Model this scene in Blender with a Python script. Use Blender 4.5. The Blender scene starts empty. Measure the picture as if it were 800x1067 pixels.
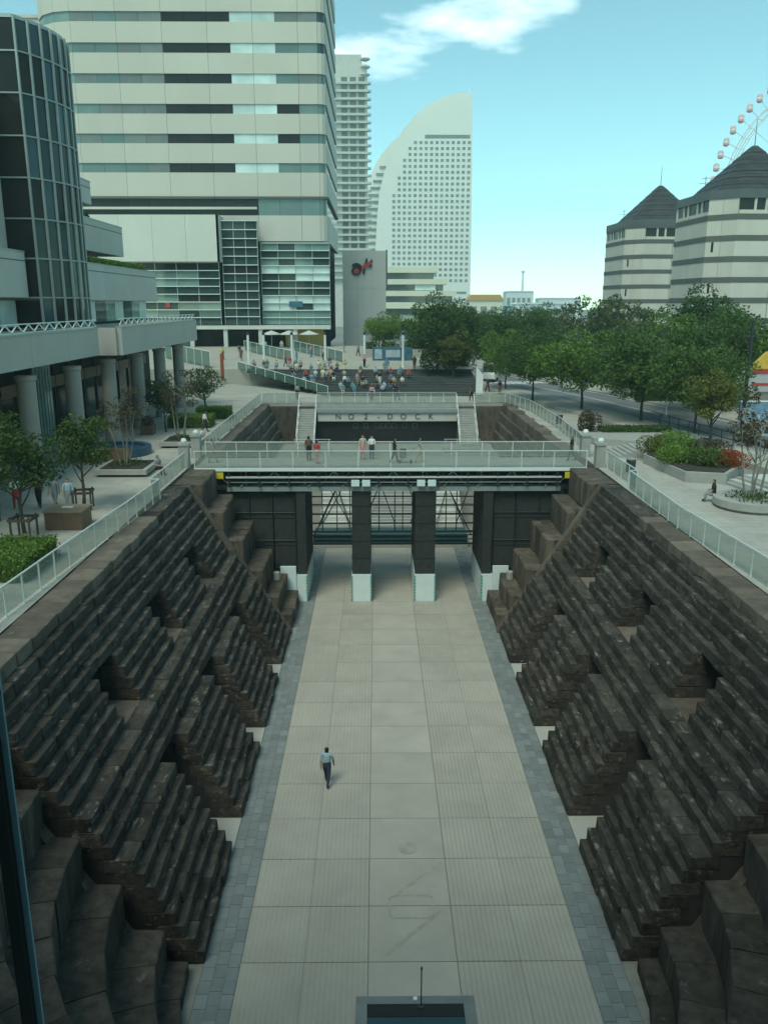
import bpy, bmesh, math, random
from mathutils import Vector, Matrix, Euler
R = random.Random(7)
rad = math.radians
S = bpy.context.scene
COL = S.collection

# ------------------------------------------------------------------ camera, sky, sun, exposure
PITCH, YAW = 14.353, 0.5224
cam = bpy.data.cameras.new('camera')
cam.sensor_fit = 'VERTICAL'; cam.sensor_height = 36.0
cam.lens = 36.0 * 850.0 / 1067.0
cam.clip_start = 0.05; cam.clip_end = 6000
camo = bpy.data.objects.new('camera', cam); COL.objects.link(camo)
camo.location = (-1.07, 0.0, 19.5)
camo.rotation_euler = Euler((rad(90 - PITCH), 0, rad(-YAW)), 'XYZ')
S.camera = camo

SUN_EL, SUN_AZ = 58.0, 203.0      # azimuth clockwise from +Y (dock axis): behind the viewer, a little to the left
W = bpy.data.worlds.new('World'); S.world = W; W.use_nodes = True
nt = W.node_tree; nt.nodes.clear()
out = nt.nodes.new('ShaderNodeOutputWorld'); bg = nt.nodes.new('ShaderNodeBackground')
sky = nt.nodes.new('ShaderNodeTexSky'); sky.sky_type = 'NISHITA'; sky.sun_disc = False; sky.altitude = 1200
sky.sun_elevation = rad(SUN_EL); sky.sun_rotation = rad(SUN_AZ)
sky.air_density = 0.7; sky.dust_density = 1.1; sky.ozone_density = 4.5
tint = nt.nodes.new('ShaderNodeMix'); tint.data_type = 'RGBA'; tint.blend_type = 'MULTIPLY'
tint.inputs[0].default_value = 1.0; tint.inputs[7].default_value = (0.83, 1.0, 0.61, 1)
tc = nt.nodes.new('ShaderNodeTexCoord')
mp = nt.nodes.new('ShaderNodeMapping'); mp.inputs['Scale'].default_value = (1.3, 1.3, 4.2); mp.inputs['Location'].default_value = (0.78, 0.1, 0.60)
cn = nt.nodes.new('ShaderNodeTexNoise'); cn.inputs['Scale'].default_value = 1.9; cn.inputs['Detail'].default_value = 7; cn.inputs['Roughness'].default_value = 0.55
cr = nt.nodes.new('ShaderNodeValToRGB'); cr.color_ramp.elements[0].position = 0.655; cr.color_ramp.elements[1].position = 0.80
cm = nt.nodes.new('ShaderNodeMix'); cm.data_type = 'RGBA'
cm.inputs[7].default_value = (8.6, 9.6, 9.4, 1)
cs = nt.nodes.new('ShaderNodeMath'); cs.operation = 'MULTIPLY'; cs.inputs[1].default_value = 0.6
L = nt.links.new
L(tc.outputs['Generated'], mp.inputs['Vector']); L(mp.outputs['Vector'], cn.inputs['Vector'])
L(cn.outputs['Fac'], cr.inputs['Fac']); L(cr.outputs['Color'], cs.inputs[0]); L(cs.outputs[0], cm.inputs[0])
L(sky.outputs['Color'], tint.inputs[6]); L(tint.outputs[2], cm.inputs[6])
L(cm.outputs[2], bg.inputs['Color']); bg.inputs['Strength'].default_value = 0.15
L(bg.outputs['Background'], out.inputs['Surface'])

sl = bpy.data.lights.new('sun', 'SUN'); sl.energy = 0.85; sl.angle = rad(24); sl.color = (0.97, 1.0, 0.86)
so = bpy.data.objects.new('sun', sl); COL.objects.link(so)
saz = rad(SUN_AZ)
sdir = Vector((math.sin(saz) * math.cos(rad(SUN_EL)), math.cos(saz) * math.cos(rad(SUN_EL)), math.sin(rad(SUN_EL))))
so.rotation_euler = sdir.to_track_quat('Z', 'Y').to_euler()
so.location = (0, -60, 120)
S.view_settings.view_transform = 'Standard'; S.view_settings.look = 'None'
S.view_settings.exposure = 1.36; S.view_settings.gamma = 1.0
S.cycles.use_denoising = True
S.cycles.max_bounces = 6; S.cycles.transparent_max_bounces = 24
S.cycles.volume_bounces = 0

# ------------------------------------------------------------------ materials
def newmat(name):
    m = bpy.data.materials.new(name); m.use_nodes = True
    return m, m.node_tree, m.node_tree.nodes['Principled BSDF']
def mat(name, col, rough=0.8, var=0.18, scale=1.5, bump=0.0, bscale=12.0, rnd=0.0, metal=0.0, spec=0.3, streak=None, stripe=None, stretch=None):
    """base colour with world-space mottling, per-piece variation and fine relief"""
    m, t, b = newmat(name); N = t.nodes.new; l = t.links.new
    b.inputs['Roughness'].default_value = rough; b.inputs['Metallic'].default_value = metal
    b.inputs['Specular IOR Level'].default_value = spec
    g = N('ShaderNodeNewGeometry'); oi = N('ShaderNodeObjectInfo')
    ad = N('ShaderNodeVectorMath'); ad.operation = 'ADD'
    mu = N('ShaderNodeMath'); mu.operation = 'MULTIPLY'; mu.inputs[1].default_value = 37.0
    l(oi.outputs['Random'], mu.inputs[0]); l(g.outputs['Position'], ad.inputs[0])
    if rnd: l(mu.outputs[0], ad.inputs[1])
    vec = ad.outputs[0]
    if stretch:
        mp = N('ShaderNodeMapping'); mp.inputs['Scale'].default_value = stretch; l(vec, mp.inputs['Vector']); vec = mp.outputs[0]
    n1 = N('ShaderNodeTexNoise'); n1.inputs['Scale'].default_value = scale; n1.inputs['Detail'].default_value = 6; n1.inputs['Roughness'].default_value = 0.62
    l(vec, n1.inputs['Vector'])
    mr = N('ShaderNodeMapRange'); mr.inputs['From Min'].default_value = 0.28; mr.inputs['From Max'].default_value = 0.72
    mr.inputs['To Min'].default_value = 1 - var; mr.inputs['To Max'].default_value = 1 + var
    l(n1.outputs['Fac'], mr.inputs['Value'])
    val = mr.outputs[0]
    if rnd:
        sm = N('ShaderNodeMath'); sm.operation = 'ADD'; l(oi.outputs['Random'], sm.inputs[0]); l(g.outputs['Random Per Island'], sm.inputs[1])
        fr = N('ShaderNodeMath'); fr.operation = 'FRACT'; l(sm.outputs[0], fr.inputs[0])
        r2 = N('ShaderNodeMapRange'); r2.inputs['To Min'].default_value = 1 - rnd; r2.inputs['To Max'].default_value = 1 + rnd; l(fr.outputs[0], r2.inputs['Value'])
        mm = N('ShaderNodeMath'); mm.operation = 'MULTIPLY'; l(val, mm.inputs[0]); l(r2.outputs[0], mm.inputs[1]); val = mm.outputs[0]
    vs = N('ShaderNodeVectorMath'); vs.operation = 'SCALE'; vs.inputs[0].default_value = col[:3]; l(val, vs.inputs['Scale'])
    colr = vs.outputs[0]
    if streak:                      # (colour, threshold, scale): lichen, lime and worn patches with their own shape
        n2 = N('ShaderNodeTexNoise'); n2.inputs['Scale'].default_value = streak[2]; n2.inputs['Detail'].default_value = 8; n2.inputs['Roughness'].default_value = 0.7
        l(vec, n2.inputs['Vector'])
        rr = N('ShaderNodeMapRange'); rr.inputs['From Min'].default_value = streak[1]; rr.inputs['From Max'].default_value = streak[1] + 0.12; l(n2.outputs['Fac'], rr.inputs['Value'])
        mx = N('ShaderNodeMix'); mx.data_type = 'RGBA'; l(rr.outputs[0], mx.inputs[0]); l(colr, mx.inputs[6]); mx.inputs[7].default_value = (*streak[0], 1); colr = mx.outputs[2]
    l(colr, b.inputs['Base Color'])
    h = None
    if bump:
        n3 = N('ShaderNodeTexNoise'); n3.inputs['Scale'].default_value = bscale; n3.inputs['Detail'].default_value = 5; l(vec, n3.inputs['Vector']); h = n3.outputs['Fac']
    if stripe:                      # fine ribs: (axis, wavelength m, darkening, along)
        sx = N('ShaderNodeSeparateXYZ'); l(g.outputs['Position'], sx.inputs[0])
        k = N('ShaderNodeMath'); k.operation = 'MULTIPLY'; k.inputs[1].default_value = 2 * math.pi / stripe[1]; l(sx.outputs[stripe[0]], k.inputs[0])
        s = N('ShaderNodeMath'); s.operation = 'SINE'; l(k.outputs[0], s.inputs[0]); h = s.outputs[0]
        r3 = N('ShaderNodeMapRange'); r3.inputs['From Min'].default_value = -1; r3.inputs['To Min'].default_value = 1 - stripe[2]; r3.inputs['To Max'].default_value = 1; l(h, r3.inputs['Value'])
        v2 = N('ShaderNodeVectorMath'); v2.operation = 'SCALE'; l(colr, v2.inputs[0]); l(r3.outputs[0], v2.inputs['Scale']); l(v2.outputs[0], b.inputs['Base Color'])
    if h is not None and bump:
        bp = N('ShaderNodeBump'); bp.inputs['Strength'].default_value = min(1, bump); bp.inputs['Distance'].default_value = 0.03; l(h, bp.inputs['Height']); l(bp.outputs['Normal'], b.inputs['Normal'])
    return m
def glass(name, col, alpha, rough=0.05):
    """thin pane: part of the light passes straight through, the rest scatters or mirrors"""
    m, t, b = newmat(name); N = t.nodes.new; l = t.links.new
    b.inputs['Base Color'].default_value = (*col, 1); b.inputs['Roughness'].default_value = rough; b.inputs['Specular IOR Level'].default_value = 0.6
    tr = N('ShaderNodeBsdfTransparent'); tr.inputs['Color'].default_value = (0.90, 0.94, 0.92, 1)
    mx = N('ShaderNodeMixShader'); mx.inputs[0].default_value = 1 - alpha
    l(b.outputs[0], mx.inputs[2]); l(tr.outputs[0], mx.inputs[1]); l(mx.outputs[0], t.nodes['Material Output'].inputs['Surface'])
    return m
def leafmat(name, a, bcol, rough=0.55):
    m, t, b = newmat(name); N = t.nodes.new; l = t.links.new
    g = N('ShaderNodeNewGeometry'); oi = N('ShaderNodeObjectInfo')
    n = N('ShaderNodeTexNoise'); n.inputs['Scale'].default_value = 0.55; n.inputs['Detail'].default_value = 3; l(g.outputs['Position'], n.inputs['Vector'])
    ad = N('ShaderNodeMath'); ad.operation = 'ADD'; l(g.outputs['Random Per Island'], ad.inputs[0]); l(n.outputs['Fac'], ad.inputs[1])
    a2 = N('ShaderNodeMath'); a2.operation = 'MULTIPLY_ADD'; l(oi.outputs['Random'], a2.inputs[0]); a2.inputs[1].default_value = 0.35; l(ad.outputs[0], a2.inputs[2])
    r = N('ShaderNodeMapRange'); r.inputs['From Min'].default_value = 0.35; r.inputs['From Max'].default_value = 1.85; l(a2.outputs[0], r.inputs['Value'])
    mx = N('ShaderNodeMix'); mx.data_type = 'RGBA'; l(r.outputs[0], mx.inputs[0]); mx.inputs[6].default_value = (*a, 1); mx.inputs[7].default_value = (*bcol, 1)
    l(mx.outputs[2], b.inputs['Base Color']); b.inputs['Roughness'].default_value = rough; b.inputs['Specular IOR Level'].default_value = 0.25
    tl = N('ShaderNodeBsdfTranslucent'); l(mx.outputs[2], tl.inputs['Color'])
    ms = N('ShaderNodeMixShader'); ms.inputs[0].default_value = 0.3
    l(b.outputs[0], ms.inputs[1]); l(tl.outputs[0], ms.inputs[2]); l(ms.outputs[0], t.nodes['Material Output'].inputs['Surface'])
    return m
M = {}
M['stone'] = mat('dock_stone', (0.053, 0.046, 0.038), 0.85, 0.65, 3.4, 1.0, 14, rnd=0.38, streak=((0.24, 0.22, 0.185), 0.57, 3.2), stretch=(1, 0.45, 1.3))
M['block'] = mat('altar_stone', (0.095, 0.078, 0.060), 0.85, 0.5, 2.2, 1.0, 9, rnd=0.3, streak=((0.20, 0.19, 0.165), 0.61, 1.7), stretch=(1, 1, 0.4))
M['altar'] = mat('curved_tier_stone', (0.060, 0.050, 0.040), 0.85, 0.55, 2.6, 1.0, 9, rnd=0.3, streak=((0.16, 0.145, 0.12), 0.60, 1.9), stretch=(1, 1, 0.3))
M['kerb'] = mat('kerb_stone', (0.115, 0.094, 0.074), 0.8, 0.3, 1.8, 0.6, 9, rnd=0.25, streak=((0.32, 0.31, 0.28), 0.66, 1.4))
M['coping'] = mat('coping_stone', (0.135, 0.110, 0.088), 0.82, 0.3, 1.8, 0.6, 9, rnd=0.33, streak=((0.33, 0.32, 0.29), 0.64, 1.4))
M['core'] = mat('wall_core', (0.045, 0.042, 0.038), 0.9, 0.3, 2)
M['slab'] = mat('ribbed_paving', (0.40, 0.368, 0.315), 0.8, 0.11, 0.5, 0.35, 9, rnd=0.035, stripe=(0, 0.16, 0.06), streak=((0.30, 0.30, 0.28), 0.66, 0.6))
M['slabc'] = mat('plain_paving', (0.40, 0.369, 0.318), 0.8, 0.11, 0.6, 0.25, 30, rnd=0.035, streak=((0.30, 0.30, 0.28), 0.66, 0.8))
M['grout'] = mat('grout', (0.25, 0.235, 0.205), 0.9, 0.2, 2)
M['wetmark'] = mat('worn_marking', (0.36, 0.33, 0.275), 0.8, 0.2, 3)
M['sett'] = mat('blue_grey_sett', (0.205, 0.22, 0.215), 0.62, 0.16, 1.1, 0.3, 14, rnd=0.13)
M['setbed'] = mat('sett_bedding', (0.125, 0.145, 0.145), 0.8, 0.15, 2)
M['landing'] = mat('pale_landing', (0.42, 0.41, 0.37), 0.8, 0.1, 1)
M['plaza'] = mat('plaza_paving', (0.41, 0.39, 0.345), 0.75, 0.2, 0.45, 0.2, 25)
def joints(m, size, dark):
    t = m.node_tree; b = t.nodes['Principled BSDF']; src = b.inputs['Base Color'].links[0].from_socket
    g = t.nodes.new('ShaderNodeNewGeometry'); br = t.nodes.new('ShaderNodeTexBrick'); br.offset = 0.5
    br.inputs['Scale'].default_value = 1.0; br.inputs['Brick Width'].default_value = size; br.inputs['Row Height'].default_value = size * .5
    br.inputs['Mortar Size'].default_value = .012; br.inputs['Color1'].default_value = (1, 1, 1, 1); br.inputs['Color2'].default_value = (.90, .90, .89, 1); br.inputs['Mortar'].default_value = (dark, dark, dark, 1)
    mx = t.nodes.new('ShaderNodeMix'); mx.data_type = 'RGBA'; mx.blend_type = 'MULTIPLY'; mx.inputs[0].default_value = 1
    t.links.new(g.outputs['Position'], br.inputs['Vector']); t.links.new(src, mx.inputs[6]); t.links.new(br.outputs['Color'], mx.inputs[7]); t.links.new(mx.outputs[2], b.inputs['Base Color'])
joints(M['plaza'], 1.2, .6)
M['plaza2'] = mat('upper_plaza', (0.36, 0.345, 0.295), 0.75, 0.1, 0.4)
M['ground'] = mat('far_ground', (0.22, 0.22, 0.20), 0.9, 0.2, 0.02)
M['road'] = mat('asphalt', (0.17, 0.18, 0.185), 0.75, 0.12, 0.8, 0.2, 40)
M['paint'] = mat('road_paint', (0.72, 0.72, 0.70), 0.7, 0.1, 3)
M['conc'] = mat('concrete', (0.34, 0.34, 0.315), 0.85, 0.12, 1.1, 0.2, 20, rnd=0.05)
M['concl'] = mat('light_concrete', (0.52, 0.52, 0.48), 0.8, 0.08, 0.6, rnd=0.04)
M['panelgrey'] = mat('grey_panel', (0.50, 0.485, 0.45), 0.65, 0.07, 0.25, rnd=0.035)
M['fascia'] = mat('fascia_panel', (0.45, 0.425, 0.385), 0.65, 0.06, 0.3, rnd=0.03)
M['column'] = mat('column_stone', (0.34, 0.31, 0.275), 0.75, 0.1, 0.8)
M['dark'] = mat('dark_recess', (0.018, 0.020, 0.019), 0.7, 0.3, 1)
M['darkmetal'] = mat('dark_metal', (0.045, 0.052, 0.050), 0.5, 0.2, 2, metal=0.3)
M['steel'] = mat('painted_steel', (0.30, 0.335, 0.32), 0.5, 0.1, 2, metal=0.2)
M['white'] = mat('white_paint', (0.72, 0.76, 0.73), 0.45, 0.05, 2)
M['rail'] = mat('bright_rail', (0.70, 0.74, 0.72), 0.35, 0.05, 2, metal=0.3)
M['pad'] = mat('pale_padding', (0.66, 0.76, 0.76), 0.6, 0.05, 2)
M['padgreen'] = mat('green_edging', (0.12, 0.34, 0.26), 0.6, 0.1, 4)
M['netting'] = mat('dark_netting', (0.035, 0.040, 0.037), 0.8, 0.3, 3, 0.4, 30)
M['tealsteel'] = mat('teal_steel', (0.035, 0.075, 0.082), 0.5, 0.15, 2)
M['pane'] = glass('balustrade_glass', (0.38, 0.40, 0.36), 0.72, 0.12)
M['tealpane'] = glass('teal_glass', (0.075, 0.16, 0.14), 0.52, 0.1)
M['towerwall'] = mat('tower_panel', (0.52, 0.49, 0.43), 0.6, 0.06, 0.12, rnd=0.03, streak=((0.43, 0.43, 0.38), 0.68, 0.5), stretch=(1, 1, 0.25))
M['podwhite'] = mat('podium_panel', (0.58, 0.58, 0.51), 0.6, 0.05, 0.15, rnd=0.03)
def wglass(name, col, rough=0.06, spec=0.5): return mat(name, col, rough, 0.15, 0.4, rnd=0.15, spec=spec)
M['wdark'] = wglass('dark_window', (0.024, 0.026, 0.024), 0.08, 0.15)
M['wmid'] = wglass('grey_blind_window', (0.15, 0.165, 0.150))
M['wgreen'] = wglass('green_window', (0.12, 0.18, 0.165))
M['wpale'] = wglass('pale_reflection_window', (0.52, 0.62, 0.60), 0.15)  # pale base colour stands in for bright sky reflected in the panes
M['wteal'] = wglass('teal_window', (0.035, 0.060, 0.058), 0.06, 0.2)
M['wteal2'] = wglass('light_teal_window', (0.17, 0.255, 0.235))
M['wblue'] = wglass('blue_window', (0.035, 0.070, 0.085), 0.04, 0.3)
M['mullion'] = mat('aluminium', (0.36, 0.40, 0.38), 0.4, 0.06, 2, metal=0.3)
M['bandline'] = mat('white_fin', (0.62, 0.66, 0.62), 0.5, 0.05, 2)
M['sailwhite'] = mat('sail_white', (0.74, 0.74, 0.69), 0.6, 0.03, 0.05)
M['sailwin'] = wglass('sail_window', (0.20, 0.235, 0.225), 0.2)
M['cream'] = mat('cream_band', (0.66, 0.64, 0.50), 0.6, 0.06, 0.1)
M['octwall'] = mat('octagon_stone', (0.56, 0.52, 0.45), 0.75, 0.1, 0.25, rnd=0.04, streak=((0.36, 0.36, 0.32), 0.68, 0.6), stretch=(1, 1, 0.3))
M['octband'] = mat('octagon_band', (0.12, 0.118, 0.105), 0.75, 0.1, 0.5)
M['octroof'] = mat('slate_roof', (0.050, 0.052, 0.055), 0.55, 0.3, 0.8, 0.5, 4, stripe=(2, 0.55, 0.35))
M['eave'] = mat('eave_metal', (0.10, 0.112, 0.112), 0.5, 0.1, 1)
M['pink'] = mat('gondola_pink', (0.66, 0.36, 0.38), 0.5, 0.05, 1)
M['wheelsteel'] = mat('wheel_steel', (0.66, 0.54, 0.55), 0.5, 0.05, 1)
M['bark'] = mat('bark', (0.075, 0.062, 0.048), 0.9, 0.3, 5, 0.8, 20)
M['barkpale'] = mat('pale_bark', (0.22, 0.20, 0.165), 0.9, 0.35, 4, 0.6, 20)
M['leaf'] = leafmat('leaf_green', (0.026, 0.062, 0.018), (0.115, 0.185, 0.042))
M['leafdark'] = leafmat('leaf_dark', (0.019, 0.047, 0.014), (0.085, 0.140, 0.032))
M['leafyellow'] = leafmat('leaf_yellow', (0.055, 0.085, 0.018), (0.19, 0.19, 0.045))
M['leafpale'] = leafmat('leaf_pale', (0.050, 0.080, 0.032), (0.150, 0.185, 0.075))
M['leafbright'] = leafmat('leaf_bright', (0.052, 0.110, 0.018), (0.190, 0.300, 0.050))
M['leafred'] = leafmat('leaf_red', (0.20, 0.040, 0.015), (0.42, 0.120, 0.035))
M['leafmaroon'] = leafmat('leaf_maroon', (0.045, 0.040, 0.022), (0.11, 0.085, 0.045))
M['soil'] = mat('soil', (0.050, 0.043, 0.033), 0.95, 0.3, 3)
M['bronze'] = mat('brown_granite', (0.17, 0.105, 0.065), 0.5, 0.2, 3, rnd=0.05)
M['bronzetop'] = mat('brown_granite_top', (0.30, 0.215, 0.15), 0.5, 0.15, 3)
M['bluetile'] = mat('blue_tile', (0.035, 0.085, 0.14), 0.35, 0.15, 3)
M['seatdark'] = mat('dark_step_stone', (0.062, 0.068, 0.066), 0.8, 0.2, 1.2, rnd=0.12)
M['orange'] = mat('orange_banner', (0.46, 0.11, 0.04), 0.6, 0.1, 2)
M['yellow'] = mat('yellow_plastic', (0.60, 0.38, 0.06), 0.5, 0.2, 2)
M['yellowsign'] = mat('yellow_sign', (0.62, 0.50, 0.05), 0.5, 0.05, 2)
M['warmwall'] = mat('warm_shop_wall', (0.55, 0.40, 0.13), 0.7, 0.1, 0.8)
M['red'] = mat('red_paint', (0.45, 0.05, 0.05), 0.5, 0.05, 2)
M['black'] = mat('black_paint', (0.016, 0.017, 0.017), 0.5, 0.1, 2)
M['signblue'] = mat('sign_blue', (0.055, 0.13, 0.19), 0.5, 0.25, 1.5)
M['signpale'] = mat('sign_pale', (0.34, 0.42, 0.46), 0.5, 0.2, 1.5)
M['signgrey'] = mat('sign_grey', (0.42, 0.42, 0.42), 0.5, 0.05, 2)
M['signgreen'] = mat('sign_green', (0.24, 0.38, 0.30), 0.5, 0.05, 2)
M['mountain'] = mat('mountain_print', (0.16, 0.27, 0.38), 0.45, 0.35, 1.3, streak=((0.55, 0.62, 0.68), 0.52, 1.1))
M['framedark'] = mat('window_frame_dark', (0.012, 0.014, 0.014), 0.5, 0.1, 2)
M['frameblue'] = mat('blue_lit_frame_edge', (0.16, 0.27, 0.33), 0.4, 0.05, 2)  # blue tone paints the light along the mullion edge
M['tyre'] = mat('tyre', (0.02, 0.02, 0.02), 0.8, 0.1, 5)
M['carwhite'] = mat('car_white', (0.70, 0.72, 0.72), 0.25, 0.02, 1, spec=0.5)
M['carsilver'] = mat('car_silver', (0.38, 0.40, 0.40), 0.25, 0.02, 1, metal=0.5)
M['carglass'] = mat('car_glass', (0.02, 0.028, 0.03), 0.08, 0.05, 1, spec=0.6)
M['lamp'] = mat('lamp_lens', (0.75, 0.75, 0.70), 0.2, 0.02, 1)
M['city'] = mat('far_city_white', (0.68, 0.72, 0.72), 0.7, 0.08, 0.05)
M['cityblue'] = mat('far_city_blue', (0.30, 0.42, 0.52), 0.7, 0.1, 0.05)
M['cityorange'] = mat('far_roof_orange', (0.52, 0.28, 0.10), 0.7, 0.1, 0.05)
M['shade_block'] = mat('shade_block_grey', (0.42, 0.42, 0.39), 0.6, 0.05, 0.2)
def sig():
    m, t, b = newmat('signal_green'); b.inputs['Base Color'].default_value = (0.02, 0.4, 0.25, 1)
    b.inputs['Emission Color'].default_value = (0.05, 0.9, 0.5, 1); b.inputs['Emission Strength'].default_value = 1.5; return m
M['signal'] = sig()
_pc = {}
def plain(c, rough=0.8):
    if c not in _pc: _pc[c] = mat('cloth', c, rough, 0.12, 9)
    return _pc[c]

# ------------------------------------------------------------------ mesh helpers
class MB:
    def __init__(s): s.v = []; s.f = []
    def add(s, vs, fs):
        o = len(s.v); s.v += [tuple(p) for p in vs]; s.f += [tuple(i + o for i in f) for f in fs]; return s
    def box(s, x0, x1, y0, y1, z0, z1):
        return s.add([(x0, y0, z0), (x1, y0, z0), (x1, y1, z0), (x0, y1, z0), (x0, y0, z1), (x1, y0, z1), (x1, y1, z1), (x0, y1, z1)],
                     [(0, 3, 2, 1), (4, 5, 6, 7), (0, 1, 5, 4), (1, 2, 6, 5), (2, 3, 7, 6), (3, 0, 4, 7)])
    def prism(s, poly, z0, z1, top=None):
        n = len(poly); top = top or poly
        vs = [(x, y, z0) for x, y in poly] + [(x, y, z1) for x, y in top]
        fs = [tuple(reversed(range(n))), tuple(range(n, 2 * n))] + [(i, (i + 1) % n, n + (i + 1) % n, n + i) for i in range(n)]
        return s.add(vs, fs)
    def yprism(s, poly, y0, y1):            # outline in x-z, extruded along y
        n = len(poly)
        vs = [(x, y0, z) for x, z in poly] + [(x, y1, z) for x, z in poly]
        return s.add(vs, [tuple(range(n)), tuple(reversed(range(n, 2 * n)))] + [(i, n + i, n + (i + 1) % n, (i + 1) % n) for i in range(n)])
    def xprism(s, poly, x0, x1):            # outline in y-z, extruded along x
        n = len(poly)
        vs = [(x0, y, z) for y, z in poly] + [(x1, y, z) for y, z in poly]
        return s.add(vs, [tuple(reversed(range(n))), tuple(range(n, 2 * n))] + [(i, (i + 1) % n, n + (i + 1) % n, n + i) for i in range(n)])
    def tube(s, p, q, r0, r1=None, n=6):
        r1 = r0 if r1 is None else r1
        p = Vector(p); q = Vector(q); d = (q - p)
        if d.length < 1e-6: return s
        d.normalize(); a = d.orthogonal().normalized(); b = d.cross(a)
        vs = []
        for c, r in ((p, r0), (q, r1)):
            for i in range(n):
                t = 2 * math.pi * i / n; vs.append(c + a * (math.cos(t) * r) + b * (math.sin(t) * r))
        return s.add(vs, [tuple(reversed(range(n))), tuple(range(n, 2 * n))] + [(i, (i + 1) % n, n + (i + 1) % n, n + i) for i in range(n)])
    def bar(s, p, q, w, h):                # rectangular bar between two points
        p = Vector(p); q = Vector(q); d = (q - p).normalized()
        up = Vector((0, 0, 1)) if abs(d.z) < 0.95 else Vector((0, 1, 0))
        a = d.cross(up).normalized() * (w / 2); b = a.cross(d).normalized() * (h / 2)
        vs = [c + x for c in (p, q) for x in (-a - b, a - b, a + b, -a + b)]
        return s.add(vs, [(3, 2, 1, 0), (4, 5, 6, 7), (0, 1, 5, 4), (1, 2, 6, 5), (2, 3, 7, 6), (3, 0, 4, 7)])
    def lathe(s, prof, c=(0, 0), n=12, z=0):
        vs = [(c[0] + r * math.cos(2 * math.pi * i / n), c[1] + r * math.sin(2 * math.pi * i / n), z + h) for r, h in prof for i in range(n)]
        fs = [(k * n + i, k * n + (i + 1) % n, (k + 1) * n + (i + 1) % n, (k + 1) * n + i) for k in range(len(prof) - 1) for i in range(n)]
        fs += [tuple(reversed(range(n))), tuple(range((len(prof) - 1) * n, len(prof) * n))]
        return s.add(vs, fs)
    def mesh(s, name, m=None):
        me = bpy.data.meshes.new(name); me.from_pydata(s.v, [], s.f); me.update()
        if m is not None: me.materials.append(m)
        return me
    def build(s, name, m, parent=None, smooth=False, **kw):
        me = s.mesh(name, M[m] if isinstance(m, str) else m)
        if smooth: me.polygons.foreach_set('use_smooth', [True] * len(me.polygons))
        return link(name, me, parent, **kw)
def link(name, me, parent=None, loc=None, rz=0, scale=None, label=None, cat=None, group=None, kind=None):
    o = bpy.data.objects.new(name, me); COL.objects.link(o)
    if loc is not None: o.location = loc
    if rz: o.rotation_euler = (0, 0, rz)
    if scale is not None: o.scale = scale
    if parent is not None:
        o.parent = parent
        p = parent; inv = Matrix.Translation(-Vector(parent.get('_o', (0, 0, 0))))
        o.matrix_parent_inverse = inv
    if label: o['label'] = label
    if cat: o['category'] = cat
    if group: o['group'] = group
    if kind: o['kind'] = kind
    return o
def thing(name, label, cat, loc=(0, 0, 0), group=None, kind=None, local=False):
    """Empty at the base of a thing; parts are given in world coordinates unless local"""
    o = bpy.data.objects.new(name, None); COL.objects.link(o); o.location = loc; o.empty_display_size = 0.2
    if not local: o['_o'] = tuple(loc)
    o['label'] = label
    if cat: o['category'] = cat
    if group: o['group'] = group
    if kind: o['kind'] = kind
    return o
def copy_tree(o, loc, rz=0.0, sc=1.0, label=None, parent=None):
    c = o.copy(); COL.objects.link(c)
    if parent is None:
        c.location = loc; c.rotation_euler = (0, 0, rz); c.scale = (sc, sc, sc) if not isinstance(sc, tuple) else sc
        if label: c['label'] = label
    else: c.parent = parent
    for ch in list(o.children): copy_tree(ch, None, parent=c)
    return c
def B(name, m, parent, x0, x1, y0, y1, z0, z1, **kw): return MB().box(x0, x1, y0, y1, z0, z1).build(name, m, parent, **kw)
def struct(name, mb, m, label=None): 
    return mb.build(name, m, kind='structure', label=label)

ORD = ['first', 'second', 'third', 'fourth', 'fifth', 'sixth', 'seventh', 'eighth', 'ninth', 'tenth', 'eleventh', 'twelfth']
PZ = 9.2            # plaza level above the dock floor

# ------------------------------------------------------------------ ground, plaza, road
g = MB()
for x0, x1, y0, y1 in ((-1400, -13.3, -120, 1400), (13.3, 1400, -120, 1400), (-13.3, 13.3, 87.2, 1400), (-13.3, 13.3, -120, 6.0)):
    g.add([(x0, y0, 9.1), (x1, y0, 9.1), (x1, y1, 9.1), (x0, y1, 9.1)], [(0, 1, 2, 3)])
struct('ground', g, 'ground', 'grey city ground reaching out to the horizon')
def sheet(pts, z): return MB().add([(x, y, z) for x, y in pts], [tuple(range(len(pts)))])
pl = MB()
pl.add([(-26, 6, PZ), (-13.2, 6, PZ), (-13.2, 87.2, PZ), (-26, 87.2, PZ)], [(0, 1, 2, 3)])
pl.add([(13.2, 6, PZ), (21.4, 6, PZ), (21.4, 47.0, PZ), (17.2, 87.2, PZ), (13.2, 87.2, PZ)], [(0, 1, 2, 3, 4)])
pl.add([(-26, 87.2, PZ), (17.2, 87.2, PZ), (14.5, 100, PZ), (10, 108, PZ), (-26, 108, PZ)], [(0, 1, 2, 3, 4)])
struct('plaza', pl, 'plaza', 'pale grey paved plaza around the sunken dock')

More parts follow.
